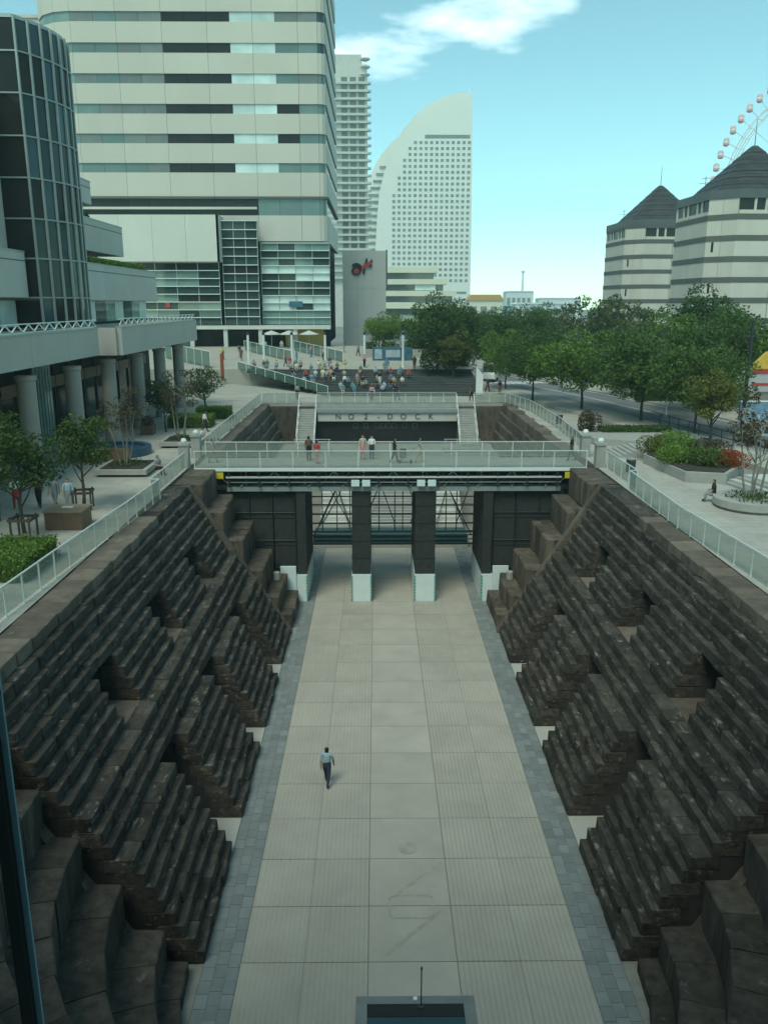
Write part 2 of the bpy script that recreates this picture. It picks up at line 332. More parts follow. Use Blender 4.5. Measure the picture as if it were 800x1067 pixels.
# road curving past the right side of the plaza, with kerbs and markings
def ribbon(pts, w0, w1, z):
    mb = MB(); vs = []
    for i, p in enumerate(pts):
        a = Vector(pts[max(0, i - 1)]); b = Vector(pts[min(len(pts) - 1, i + 1)]); d = (b - a).normalized(); nrm = Vector((d.y, -d.x))
        vs += [(p[0] + nrm.x * w0, p[1] + nrm.y * w0, z), (p[0] + nrm.x * w1, p[1] + nrm.y * w1, z)]
    return mb.add(vs, [(2 * i, 2 * i + 1, 2 * i + 3, 2 * i + 2) for i in range(len(pts) - 1)])
RP = [(36, 10), (33.5, 30), (31, 48), (28.2, 62), (25.6, 76), (22.5, 90), (18.5, 104), (14.5, 118), (11, 132), (9, 150), (9, 200), (9, 300)]
RZ = 9.36
struct('road', ribbon(RP, -3.6, 3.8, RZ), 'road', 'grey asphalt road curving past the right of the plaza')
def solid_ribbon(pts, w0, w1, z0, z1):
    mb = MB(); n = len(pts); vs = []
    for i, p in enumerate(pts):
        a = Vector(pts[max(0, i - 1)]); b = Vector(pts[min(n - 1, i + 1)]); d = (b - a).normalized(); r = Vector((d.y, -d.x))
        vs += [(p[0] + r.x * w0, p[1] + r.y * w0, z0), (p[0] + r.x * w1, p[1] + r.y * w1, z0), (p[0] + r.x * w1, p[1] + r.y * w1, z1), (p[0] + r.x * w0, p[1] + r.y * w0, z1)]
    fs = [(0, 3, 2, 1), (4 * n - 4, 4 * n - 3, 4 * n - 2, 4 * n - 1)]
    for i in range(n - 1):
        for k in range(4): fs.append((4 * i + k, 4 * i + (k + 1) % 4, 4 * i + 4 + (k + 1) % 4, 4 * i + 4 + k))
    return mb.add(vs, fs)
struct('pavement', solid_ribbon(RP[:9], -7.2, -3.9, 9.05, 9.5), 'plaza', 'pale pavement between the plaza and the road')
struct('kerb', solid_ribbon(RP[:9], -3.9, -3.62, 9.05, 9.51), 'conc', 'pale kerb along the near side of the road')
far_walk = struct('pavement', solid_ribbon(RP[:10], 3.82, 9.5, 9.05, 9.5), 'plaza', 'pavement on the far side of the road')
for a, b, nm in ((-3.35, -3.2, 'painted white edge line nearest the plaza'), (0.05, 0.2, 'painted white centre line of the road'), (3.4, 3.55, 'painted white edge line on the far side')):
    struct('road_marking', ribbon(RP[:10], a, b, RZ + 0.005), 'paint', nm)
cw = MB()
for k in range(9):
    c = Vector((17.2, 108.2)); d = Vector((-0.27, 0.963)); r = Vector((d.y, -d.x))
    p = c + r * (-3.2 + 0.8 * k)
    cw.add([(*(p - d * 1.6 - r * .22), RZ + .006), (*(p - d * 1.6 + r * .22), RZ + .006), (*(p + d * 1.6 + r * .22), RZ + .006), (*(p + d * 1.6 - r * .22), RZ + .006)], [(0, 1, 2, 3)])
struct('crosswalk', cw, 'paint', 'white striped pedestrian crossing on the road')

# ------------------------------------------------------------------ dock floor
fl = thing('dock_floor', 'pale paved floor of the sunken dock', None, (0, 40, 0), kind='structure')
B('floor_base', 'grout', fl, -10.4, 10.4, 12.0, 86.3, -0.5, -0.03)
YR = [20.74 + 2.39 * (k - 2) for k in range(0, 23)]
XC = [-5.25, -3.32, -1.36, 1.36, 3.30, 5.25]
for i in range(len(YR) - 1):
    for j in range(5):
        if YR[i] < 17: y0 = YR[i]
        dz = R.uniform(-.003, .003); gp = .016
        B('slab', 'slabc' if j == 2 else 'slab', fl, XC[j] + (gp if j in (0, 2, 3) else .006), XC[j + 1] - (gp if j in (1, 2, 4) else .006), YR[i] + gp, YR[i + 1] - gp, -.06, dz)
# worn diagonal bands and an oval drawn on the middle slabs
def mark(pts, w, z=0.006):
    mb = MB()
    for a, b in zip(pts, pts[1:]):
        d = (Vector(b) - Vector(a)).normalized(); n = Vector((-d.y, d.x)) * w / 2
        mb.add([(a[0] + n.x, a[1] + n.y, z), (a[0] - n.x, a[1] - n.y, z), (b[0] - n.x, b[1] - n.y, z), (b[0] + n.x, b[1] + n.y, z)], [(3, 2, 1, 0)])
    return mb
mark([(-0.85, 21.0), (1.0, 22.85)], .14).build('floor_marking', 'wetmark', fl)
mark([(-0.5, 23.6), (1.2, 25.3)], .12, .008).build('floor_marking', 'wetmark', fl)
ov = [(0.05 + .72 * max(-.75, min(.75, math.cos(t))) / .75, 23.1 + .52 * max(-.8, min(.8, math.sin(t))) / .8) for t in [2 * math.pi * k / 28 for k in range(29)]]
mark(ov, .07, .011).build('floor_marking', 'wetmark', fl)
MB().lathe([(.0, .0), (.36, .001), (.36, .004), (0, .007)], (.05, 26.1), 14, 0.003).build('drain_cover', 'wetmark', fl)
for s, nm in ((-1, 'left'), (1, 'right')):
    bd = thing('sett_border', 'blue grey sett border along the %s edge of the dock floor' % nm, None, (s * 5.8, 40, 0), kind='structure')
    B('bedding', 'setbed', bd, min(s * 5.252, s * 6.37), max(s * 5.252, s * 6.37), 14, 64.6, -.028, -.012)
    base = MB().box(-.178, .178, -.246, .246, -.05, 0).mesh('sett', M['sett'])
    y = 14.0; k = 0
    while y < 64.6 and k < 100:
        step = .506
        for j in range(3):
            if len(bd.children) < 300:
                link('sett', base, bd, (s * (5.25 + .185 + .366 * j), y + .25 + (.12 if j == 1 else 0), R.uniform(-.004, .004)))
        y += step; k += 1
for s in (-1, 1):
    for y0, y1 in ((26, 28), (33, 35), (40, 42)):
        B('landing_slab', 'landing', fl, min(s * 6.38, s * 9.95), max(s * 6.38, s * 9.95), y0, y1, -.06, .004)

# basin at the near end of the floor with a thin rod
bs = thing('floor_basin', 'dark sunken basin with blue grey rim at the near end of the dock floor', 'basin', (0, 17.5, 0))
B('rim', 'sett', bs, -1.7, 1.7, 19.15, 19.42, .004, .05)
for sx in (-1, 1): B('rim', 'sett', bs, min(sx * 1.38, sx * 1.7), max(sx * 1.38, sx * 1.7), 14, 19.147, .004, .05)
B('water', 'wblue', bs, -1.377, 1.377, 14, 18.72, .012, .03)
B('inner_wall', 'black', bs, -1.376, 1.376, 18.722, 19.147, .008, .045)
B('lamp', 'white', bs, -.05, .06, 19.25, 19.36, .05, .09)
rod = thing('thin_pole', 'thin dark metal pole standing at the edge of the floor basin', 'pole', (.16, 19.05, .04), local=True)
MB().tube((0, 0, 0), (0, 0, 1.3), .018).build('shaft', 'darkmetal', rod)
MB().lathe([(.0, 0), (.09, 0), (.09, .03), (.02, .05)], n=10).build('base', 'darkmetal', rod)
MB().tube((0, 0, 1.28), (0, 0, 1.36), .03).build('tip', 'darkmetal', rod)

# ------------------------------------------------------------------ stepped stone sides of the dock
def stone_mesh(name, m, bev, seed):
    rr = random.Random(seed); bm = bmesh.new(); bmesh.ops.create_cube(bm, size=1.0)
    for v in bm.verts: v.co += Vector((rr.uniform(-.03, .03), rr.uniform(-.01, .01), rr.uniform(-.035, .035)))
    bmesh.ops.bevel(bm, geom=list(bm.edges), offset=bev, segments=1, affect='EDGES', profile=0.5)
    me = bpy.data.meshes.new(name); bm.to_mesh(me); bm.free(); me.materials.append(M[m]); return me
STV = {m: [stone_mesh('stone_block', m, .035, 11 * i + 3) for i in range(8)] for m in ('stone', 'block', 'coping', 'kerb')}
def place_stones(root, items, name='stone_block', limit=300, stuffname='further_stone_blocks'):
    """items: (centre, size, material). The nearest ones are objects of their own, the rest one joined part."""
    items = sorted(items, key=lambda t: (Vector(t[0]) - Vector((-1, 0, 19.5))).length)
    for c, sz, m in items[:limit]:
        link(name, R.choice(STV[m]), root, c, R.uniform(-.014, .014), sz).rotation_euler[1] = R.uniform(-.012, .012)
    rest = items[limit:]
    if rest:
        mb = MB()
        for c, sz, m in rest:
            me = R.choice(STV['stone'])
            mb.add([(c[0] + v.co.x * sz[0], c[1] + v.co.y * sz[1], c[2] + v.co.z * sz[2]) for v in me.vertices], [tuple(p.vertices) for p in me.polygons])
        mb.build(stuffname, 'stone', root, kind='stuff')
NK = 20; RISE = 9.2 / NK
XK = []; x = 6.36
for k in range(NK):
    XK.append(x); x += .60 if k in (7, 10) else .261
Y0, Y1 = 20.7, 46.3
SLOTS = ((26, 28), (33, 35), (40, 42))
XLOW, XUP = 9.7, 11.95
for s, nm in ((-1, 'left'), (1, 'right')):
    st = thing('stone_terrace', 'dark stepped stone terrace with notched recesses lining the %s side of the dock' % nm, 'terrace', (s * 12, 33, 0))
    items = []; core = MB()
    def segs(k):
        if k <= 7 or 11 <= k <= 14:
            e = [Y0] + [q for a in SLOTS for q in a] + [Y1]
            return [(e[i], e[i + 1]) for i in range(0, len(e), 2)], [tuple(a) for a in SLOTS]
        return [(Y0, Y1)], []
    for k in range(NK):
        full, cut = segs(k); z0 = k * RISE
        for a, b in full:
            y = a
            while y < b - .01:
                w = R.uniform(.75, 1.5) if k < NK - 1 else R.uniform(1.0, 1.5)
                if b - y - w < .55: w = b - y
                dep = 1.15 if k == NK - 1 else .9
                j = R.uniform(-.035, .035)
                items.append(((s * (XK[k] + dep / 2 + j), y + w / 2, z0 + RISE / 2 + R.uniform(-.008, .008)), (dep, w - .018, RISE - .008), 'coping' if k == NK - 1 else 'stone'))
                y += w
            core.box(min(s * (XK[k] + .6), s * 14.2), max(s * (XK[k] + .6), s * 14.2), a + .03, b - .03, z0 + .006, z0 + RISE - (.05 if k == NK - 1 else 0))
        for a, b in cut:
            xb = XLOW if k <= 7 else XUP
            core.box(min(s * (xb + .5), s * 14.2), max(s * (xb + .5), s * 14.2), a - .03, b + .03, z0 + .006, z0 + RISE)
            items.append(((s * (xb + .3 + R.uniform(-.01, .01)), (a + b) / 2, z0 + RISE / 2), (.55, b - a + .3, RISE - .01), 'stone'))
    core.build('wall_core', 'core', st)
    place_stones(st, items)
    # paved landings of the upper recesses, level with the tread below
    for a, b in SLOTS:
        B('landing_slab', 'coping', st, min(s * (XK[11] + .05), s * XUP), max(s * (XK[11] + .05), s * XUP), a + .02, b - .02, 11 * RISE - .05, 11 * RISE + .012)
    # sloping kerb that closes each end of the steps
    for y0, y1, off in ((20.15, 20.62, 1.15), (46.35, 46.95, -.12)):
        for q in range(7):
            za, zb = q * 9.15 / 7, (q + 1) * 9.15 / 7
            xa, xb = 6.36 + off + .6300 * za, 6.36 + off + .6300 * zb
            mb = MB().yprism([(s * xa, za + .012), (s * (xb - .012), zb - .02), (s * (xb + .5), zb - .02), (s * (xa + .5), za + .012)][::s], y0, y1)
            mb.build('kerb_stone', 'block' if y0 < 30 else 'kerb', st)
        MB().yprism([(s * (6.36 + off + .45), 0), (s * (6.36 + off + .45 + .63 * 9.1), 9.1), (s * 14.2, 9.1), (s * 14.2, 0)][::s], y0 + .03, y1 - .03).build('kerb_core', 'block', st)

# large blocks stepping down beside the gate
BIGZ = [0.0, .95, 2.15, 3.85, 5.75, 7.5, 9.2]; BIGX = [6.3, 7.0, 7.95, 9.1, 10.25, 11.35, 12.3]
for s, nm in ((-1, 'left'), (1, 'right')):
    st = thing('block_steps', 'large brown stone blocks stepping down between the %s terrace and the gate' % nm, 'stone steps', (s * 10, 49, 0))
    items = []
    for k in range(6):
        z0, z1 = BIGZ[k], BIGZ[k + 1]; x0 = BIGX[k]
        y = 47.0; n = 0
        while y < 51.4:
            w = R.uniform(1.15, 1.9)
            if 51.6 - y - w < .7: w = 51.6 - y
            items.append(((s * (x0 + .85 + R.uniform(-.06, .06)), y + w / 2, (z0 + z1) / 2 + R.uniform(-.05, .03)), (1.7, w - .03, z1 - z0 - .02), 'block'))
            y += w; n += 1
    place_stones(st, items)
    cb = MB()
    for k in range(6): cb.box(min(s * (BIGX[k] + .5), s * 14.2), max(s * (BIGX[k] + .5), s * 14.2), 46.98, 51.62, BIGZ[k] + .02, BIGZ[k + 1] - .06)
    cb.build('block_core', 'core', st)
    MB().lathe([(.22, 0), (.22, .5), (.12, .55)], (s * 7.55, 50.2), 8, 2.15).build('bollard', 'conc', st)

# curved head of the dock: rings of tall blocks round the near end
RZs = [0, .45, 1.55, 3.1, 4.65, 6.2, 7.75, 9.2]; RR = [6.75, 7.35, 8.5, 9.6, 10.6, 11.5, 12.4]
hd = thing('curved_stone_tiers', 'curved tiers of tall brown stone blocks at the near end of the dock', 'stone tiers', (0, 12, 0))
cnt = 0
for k in range(7):
    r0 = RR[k]; r1 = r0 + 1.7; z0, z1 = RZs[k], RZs[k + 1]
    a = rad(178); end = rad(362); n = max(10, int(math.pi * r0 / 1.25)); da = (end - a) / n
    for i in range(n):
        t0 = a + i * da + .0015; t1 = a + (i + 1) * da - .0015
        jr = R.uniform(-.03, .03); b = .035
        m = MB(); c0 = (0, 20.12)
        def pt(r, t, z): return (c0[0] + r * math.cos(t), c0[1] + r * math.sin(t), z)
        zt = z1 - .012 + R.uniform(-.02, .01)
        vs = [pt(r0 + jr, t0, z0), pt(r0 + jr, t1, z0), pt(r0 + jr, t1, zt - b), pt(r0 + jr, t0, zt - b), pt(r0 + jr + b, t1, zt), pt(r0 + jr + b, t0, zt), pt(r1, t1, zt), pt(r1, t0, zt), pt(r1, t1, z0), pt(r1, t0, z0)]
        m.add(vs, [(1, 0, 3, 2), (2, 3, 5, 4), (4, 5, 7, 6), (0, 9, 7, 5, 3), (8, 1, 2, 4, 6), (9, 8, 6, 7), (0, 1, 8, 9)])
        m.build('stone_block', 'coping' if k == 6 else 'altar', hd); cnt += 1
cr_ = MB()
for k in range(7):
    n = 40
    for i in range(n):
        t0 = math.pi + math.pi * i / n; t1 = math.pi + math.pi * (i + 1) / n
        ra, rb = RR[k] + .6, 15.0
        cr_.prism([(ra * math.cos(t0), 19.88 + ra * math.sin(t0)), (rb * math.cos(t0), 19.88 + rb * math.sin(t0)), (rb * math.cos(t1), 19.88 + rb * math.sin(t1)), (ra * math.cos(t1), 19.88 + ra * math.sin(t1))], RZs[k] + .02, RZs[k + 1] - .08)
cr_.build('head_core', 'core', hd)

# stone sides of the outer dock beyond the bridge
for s, nm in ((-1, 'left'), (1, 'right')):
    st = thing('dock_side_wall', 'brown stone wall of the outer dock beyond the bridge on the %s' % nm, 'stone wall', (s * 12.5, 70, 0))
    items = []
    for k in range(10):
        z0 = k * .92; x0 = 9.4 + .32 * k
        y = 58.4
        while y < 86.2:
            w = R.uniform(1.3, 2.2)
            if 86.4 - y - w < .8: w = 86.4 - y
            items.append(((s * (x0 + .6 + R.uniform(-.05, .05)), y + w / 2, z0 + .46), (1.2, w - .02, .91), 'kerb' if k == 9 else 'block'))
            y += w
    place_stones(st, items)
    MB().xprism([(58.5, 0), (86.3, 0), (86.3, 9.1), (58.5, 9.1)], min(s * 12.9, s * 14.2), max(s * 12.9, s * 14.2)).build('wall_core', 'core', st)
    B('wall_core', 'core', st, min(s * 10.2, s * 12.9), max(s * 10.2, s * 12.9), 58.5, 86.3, 0, 2.0)

# ------------------------------------------------------------------ the gate and the footbridge over it
br = thing('footbridge', 'pale footbridge with glass railings spanning the dock', 'bridge', (0, 53.4, PZ))
B('deck', 'conc', br, -12.75, 12.45, 51.75, 55.15, 8.95, PZ + .03)
B('edge_beam', 'white', br, -12.8, 12.5, 51.58, 51.745, 9.02, 9.22)
B('edge_beam', 'steel', br, -12.8, 12.5, 55.155, 55.3, 9.02, 9.22)
for yy, nm in ((51.66, 0), (55.22, 1)):
    MB().bar((-12.8, yy, 10.32), (12.5, yy, 10.32), .07, .06).build('handrail', 'rail', br)
    MB().bar((-12.8, yy, 9.34), (12.5, yy, 9.34), .04, .04).build('lower_rail', 'steel', br)
    n = 12
    for i in range(n + 1):
        xx = -12.75 + 25.2 * i / n
        MB().box(xx - .03, xx + .03, yy - .03, yy + .03, 9.225, 10.29).build('post', 'rail', br)
        if i < n: B('glass_pane', 'pane', br, xx + .06, xx + 25.2 / n - .06, yy - .008, yy + .008, 9.37, 10.27)
for k in range(21):
    xx = -11 + 1.1 * k
    B('cross_beam', 'darkmetal', br, xx - .06, xx + .06, 52.0, 55.0, 8.55, 8.94)
gt = thing('dock_gate', 'dark steel gate frame with two tall piers and pale padded feet under the footbridge', 'gate', (0, 54, 0))
for zz0, zz1, y0, m in ((7.62, 7.92, 51.9, 'steel'), (8.56, 8.64, 51.6, 'rail'), (8.22, 8.28, 51.75, 'steel'), (7.62, 7.9, 56.5, 'darkmetal')):
    B('girder', m, gt, -10.8, 10.9, y0, y0 + .3, zz0, zz1)
B('floor_plate', 'darkmetal', gt, -10.8, 10.9, 52.25, 56.45, 7.66, 7.8)
for k in range(12):
    xx = -10.6 + 1.93 * k
    B('upright', 'darkmetal', gt, xx - .05, xx + .05, 51.66, 51.76, 7.93, 8.94)
    MB().bar((xx, 52.05, 7.95), (xx + (1.0 if k % 2 else -1.0) * .9, 52.05, 8.85), .06, .06).build('brace', 'steel', gt)
    B('back_panel', 'netting', gt, xx - .9, xx + .9, 52.5, 52.56, 7.95, 8.85)
def pier(x0, x1, base0, base1):
    B('pier', 'netting', gt, x0, x1, 52.0, 57.6, 1.9, 7.615)
    for zz in (3.0, 4.2, 5.4, 6.6): B('pier_band', 'darkmetal', gt, x0 - .025, x1 + .025, 51.97, 57.62, zz, zz + .07)
    B('pad', 'pad', gt, base0, base1, 51.9, 57.65, .004, 1.895)
    for sx in (base0, base1):
        for q in range(8): B('pad_edging', 'padgreen', gt, sx - .05, sx + .05, 51.85, 51.98, .06 + q * .23, .2 + q * .23)
pier(-2.72, -1.48, -2.75, -1.46); pier(1.48, 2.80, 1.46, 2.82)
for s in (-1, 1):
    xo = -5.75 if s < 0 else 5.95
    B('pier', 'netting', gt, min(xo, xo + s * .6), max(xo, xo + s * .6), 52.0, 57.6, 1.9, 7.615)
    B('pad', 'pad', gt, min(xo, xo + s * .7), max(xo, xo + s * .7), 51.9, 57.6, .004, 1.895)
    B('pad', 'pad', gt, min(xo + s * .71, xo + s * 1.75), max(xo + s * .71, xo + s * 1.75), 51.8, 51.95, .75, 2.5)
    for q in range(8): B('pad_edging', 'padgreen', gt, xo - .05, xo + .05, 51.85, 51.98, .06 + q * .23, .2 + q * .23)
    # dark panelled abutment
    for i in range(3):
        for j in range(4):
            xa = abs(xo) + .62 + i * 1.55; B('wall_panel', 'netting', gt, min(s * xa, s * (xa + 1.5)), max(s * xa, s * (xa + 1.5)), 52.3, 52.5, j * 1.9 + .02, j * 1.9 + 1.87)
    B('wall_frame', 'darkmetal', gt, min(s * 6.7, s * 12.3), max(s * 6.7, s * 12.3), 52.52, 58.3, 0, 7.6)
    for j in range(5): MB().tube((s * (abs(xo) + .3), 52.24, 1.9 * j + .4), (s * 11.4, 52.24, 1.9 * j + .4), .03).build('scaffold_tube', 'darkmetal', gt)
    for i in range(4): MB().tube((s * (abs(xo) + .7 + 1.5 * i), 52.18, .1), (s * (abs(xo) + .7 + 1.5 * i), 52.18, 7.6), .03).build('scaffold_tube', 'darkmetal', gt)
    MB().bar((s * (abs(xo) - .1), 57.7, 3.0), (s * (abs(xo) - 2.3), 57.7, 7.5), .07, .07).build('brace', 'darkmetal', gt)
for xx in (-2.45, -1.75, 1.8, 2.5): B('lamp_box', 'pad', gt, xx - .26, xx + .26, 51.55, 51.74, 8.02, 8.42)
for s, xx in ((-1, -11.2), (1, 11.35)):
    sg = B('warning_sign', 'yellowsign', None, xx - .28, xx + .28, 51.5, 51.56, 8.55, 8.95, label='small yellow warning sign at the %s end under the footbridge' % ('left' if s < 0 else 'right'), cat='sign', group='yellow signs under the footbridge')

for s in (-1, 1): B('abutment', 'block', gt, min(s * 12.32, s * 14.2), max(s * 12.32, s * 14.2), 51.64, 58.38, 0, 9.17)
for zz in (2.3, 3.2, 3.9, 4.6, 5.3, 5.9, 6.9):
    for yy in (57.75, 60.2): MB().tube((-9.2, yy, zz), (9.3, yy, zz), .045, n=6).build('scaffold_tube', 'tealsteel' if zz < 5 else 'darkmetal', gt)
for xx in (-5.2, -4.1, -3.1, -0.9, 0.3, 0.9, 3.4, 4.2, 5.0):
    MB().tube((xx, 60.2, 2.6), (xx, 60.2, 7.6), .04, n=6).build('scaffold_tube', 'darkmetal', gt)
for x0, x1 in ((-5.2, -3.1), (-3.1, -5.2), (5.0, 6.2), (.3, -1.0), (1.5, 2.8)): MB().tube((x0, 60.25, 3.2), (x1, 60.25, 6.9), .04, n=6).build('brace', 'darkmetal', gt)
for k in range(10):
    xx = -9.9 + 2.2 * k
    MB().tube((xx, 51.8, 7.95), (xx + 1.1, 53.8, 8.9), .05, n=6).build('brace', 'steel', gt); B('cable_tray', 'darkmetal', gt, xx - .9, xx + .9, 51.85, 52.05, 8.36, 8.46)
# stairs and terraces inside the gate, and the lettered hull wall closing the dock
sr = thing('inner_stairs', 'pale stairs with dark handrails rising inside the dock behind the gate', 'stairs', (0, 70, 0))
B('lower_platform', 'tealsteel', sr, -6.3, 6.4, 64.6, 67.0, .0, 1.0)
for zz in (.35, .7, 1.05, 1.4): MB().bar((-9.3, 64.5, zz), (9.3, 64.5, zz), .06, .09).build('front_rail', 'tealsteel', sr)
B('front_rail', 'conc', sr, -6.3, 6.4, 64.3, 64.45, .0, .22)
for k in range(11):
    z = 1.0 + .36 * (k + 1)
    for x0, x1 in ((-5.9, -2.2), (2.9, 6.3)): B('seat_step', 'concl', sr, x0, x1, 67.0 + .75 * k, 75.5, z - .36, z)
for k in range(22):
    z = 1.0 + .18 * (k + 1); B('tread', 'conc', sr, -2.15, 2.85, 67.0 + .375 * k, 75.5, z - .18, z)
for x0, x1 in ((-2.18, -.9), (2.88, 1.7), (-5.9, -4.6), (6.3, 5.2), (-3.4, -4.5), (4.0, 5.1)):
    for o in (0, .45): MB().bar((x0, 66.6 + o, 1.2 + o * .5), (x1, 69.6 + o, 3.9), .05, .05).build('handrail', 'darkmetal', sr)
MB().tube((.3, 66.9, .9), (.3, 66.9, 2.6), .03).build('pole', 'rail', sr)
B('platform', 'conc', sr, -13.0, 13.0, 75.5, 86.25, 0, 4.96)
hw = thing('hull_wall', 'dark end wall with white lettered band reading NO2 DOCK', 'wall', (0, 86, 0))
B('opening', 'black', hw, -7.44, 7.44, 86.3, 86.6, 4.98, 8.4)
bd = B('band', 'panelgrey', hw, -7.25, 7.4, 85.9, 86.25, 7.42, 8.35)
B('coping', 'steel', hw, -7.35, 7.5, 85.7, 87.2, 8.36, 8.7)
def text_mesh(txt, size, ext):
    c = bpy.data.curves.new('lettering', 'FONT'); c.body = txt; c.size = size; c.extrude = ext; c.align_x = 'CENTER'; c.align_y = 'CENTER'
    o = bpy.data.objects.new('tmp', c); COL.objects.link(o)
    dg = bpy.context.evaluated_depsgraph_get(); me = bpy.data.meshes.new_from_object(o.evaluated_get(dg)); bpy.data.objects.remove(o); return me
for ch, ux in (('N', -5.1), ('O', -3.75), ('2', -2.2), ('-', -.85), ('D', .35), ('O', 1.75), ('C', 3.25), ('K', 4.65)):
    me = text_mesh(ch, .8, .02); me.materials.append(M['darkmetal'])
    o = link('letter', me, hw, (ux, 85.87, 7.88)); o.rotation_euler = (rad(90), 0, 0)
for ux in (-3.3, -2.2, -1.0, -.4, .2, .8, 1.9, 3.0):
    f = MB()
    for a, b, c, d in ((-.2, .2, .22, .26), (-.2, .2, -.26, -.22), (-.24, -.2, -.26, .26), (.2, .24, -.26, .26)): f.box(ux + a, ux + b, 86.26, 86.29, 6.88 + c, 6.88 + d)
    f.build('reflected_mark', 'wmid', hw)  # outlines painted for lit sign marks reflected in the dark opening
for s in (-1, 1):
    for z0 in (0,):
        B('side_wall', 'block', hw, min(s * 7.45, s * 12.9), max(s * 7.45, s * 12.9), 86.32, 87.2, 4.97, 8.9)
# side stairs down from the far walkway
for s, nm, xc in ((-1, 'left', -8.35), (1, 'right', 8.35)):
    ss = thing('side_stair', 'narrow stair with white railings left of the lettered band' if s < 0 else 'narrow stair with white railings right of the lettered band', 'stairs', (xc, 84, 5), group='side stairs of the far walkway')
    n = 18
    for k in range(n):
        z = 9.1 - .205 * k; B('tread', 'conc', ss, xc - .85, xc + .85, 87.0 - .27 * (k + 1), 87.0 - .27 * k, z - .45, z)
    for q in (-.9, .9):
        MB().bar((xc + q, 87.1, 10.1), (xc + q, 82.2, 6.4), .06, .07).build('handrail', 'rail', ss)
        MB().bar((xc + q, 87.1, 9.1), (xc + q, 82.2, 5.4), .08, .12).build('string', 'white', ss)
        for k in range(6): MB().tube((xc + q, 87 - .95 * k, 9.05 - .72 * k), (xc + q, 87 - .95 * k, 10.03 - .72 * k), .025).build('post', 'rail', ss)
    xq = xc - s * 2.1
    B('landing', 'conc', ss, min(xc + s * .9, xq - s * .6), max(xc + s * .9, xq - s * .6), 80.6, 82.1, 4.97, 5.38)
    for zz in (5.9, 6.35): MB().bar((xc + s * .9, 80.65, zz), (xq - s * .6, 80.65, zz), .05, .05).build('landing_rail', 'rail', ss)
    for q in range(4): MB().tube((xc + s * .9 - s * q * 1.15, 80.65, 5.38), (xc + s * .9 - s * q * 1.15, 80.65, 6.35), .025).build('post', 'rail', ss)

# ------------------------------------------------------------------ glass balustrades round the dock
def balustrade(pts, label, lean=0.0, step=1.45, h=1.1, pane='pane', group=None, post='rail'):
    o = thing('glass_balustrade', label, 'railing', (pts[0][0], pts[0][1], pts[0][2]), group=group)
    for a, b in zip(pts, pts[1:]):
        a = Vector(a); b = Vector(b); d = b - a; n = max(1, round(d.length / step)); u = d / n; t = Vector((d.x, d.y, 0)).normalized()
        MB().bar(a + Vector((0, 0, h)), b + Vector((0, 0, h)), .07, .045).build('handrail', post, o)
        side = Vector((t.y, -t.x, 0)) * lean
        for i in range(n + 1):
            p = a + u * i
            if i < n or b == Vector(pts[-1]): MB().bar(p, p + Vector((0, 0, h - .03)) , .055, .055).build('post', post, o)
            if i < n:
                q0 = p + t * .05; q1 = p + u - t * .05; w = Vector((t.y, -t.x, 0)) * .008
                vs = [q0 - w + Vector((0, 0, .1)), q1 - w + Vector((0, 0, .1)), q1 + w + Vector((0, 0, .1)), q0 + w + Vector((0, 0, .1)),
                      q0 - w + Vector((0, 0, h - .06)), q1 - w + Vector((0, 0, h - .06)), q1 + w + Vector((0, 0, h - .06)), q0 + w + Vector((0, 0, h - .06))]
                MB().add(vs, [(0, 3, 2, 1), (4, 5, 6, 7), (0, 1, 5, 4), (1, 2, 6, 5), (2, 3, 7, 6), (3, 0, 4, 7)]).build('glass_pane', pane, o)
    return o
balustrade([(-13.75, 22, PZ), (-13.45, 30, PZ), (-13.0, 38, PZ), (-12.8, 43.2, PZ), (-13.3, 43.3, PZ), (-13.3, 51.4, PZ)], 'glass balustrade along the left edge of the dock nearer than the footbridge')
balustrade([(13.8, 22, PZ), (13.45, 30, PZ), (13.1, 37, PZ), (13.3, 45.3, PZ), (13.75, 45.4, PZ), (13.75, 51.4, PZ)], 'glass balustrade along the right edge of the dock nearer than the footbridge')
balustrade([(-13.2, 56.0, PZ), (-13.3, 66, PZ), (-13.3, 86.6, PZ)], 'glass balustrade on the left of the outer dock beyond the footbridge')
balustrade([(13.7, 56.0, PZ), (14.2, 68, PZ), (14.0, 80, PZ), (12.6, 86.8, PZ)], 'glass balustrade on the right of the outer dock beyond the footbridge')
B('walkway_edge', 'conc', None, -13.2, 13.2, 86.95, 87.3, 8.72, 9.16, kind='structure', label='pale edge of the far walkway')
balustrade([(-13.2, 87.05, PZ), (-9.3, 87.05, PZ)], 'short glass railing left of the left narrow stair')
balustrade([(-7.4, 87.05, PZ), (7.4, 87.05, PZ)], 'long white railing above the lettered band', step=1.3, pane='pane')
balustrade([(9.3, 87.05, PZ), (12.6, 87.05, PZ)], 'short glass railing right of the right narrow stair')
for i, (x, y) in enumerate(((-13.45, 52.0), (-13.45, 55.6), (13.35, 51.9), (13.3, 55.6))):
    p = thing('gate_post', ['granite post at the near left corner of the footbridge', 'granite post at the far left corner of the footbridge', 'granite post at the near right corner of the footbridge', 'granite post at the far right corner of the footbridge'][i], 'post', (x, y, PZ), group='granite posts of the footbridge', local=True)
    MB().box(-.3, .3, -.3, .3, 0, 1.45).build('shaft', 'conc', p)
    MB().box(-.36, .36, -.36, .36, 1.452, 1.58).build('cap', 'conc', p)
    MB().lathe([(.0, 0), (.16, .02), (.2, .16), (.14, .3), (0, .34)], n=10, z=1.582).build('finial', 'white', p)

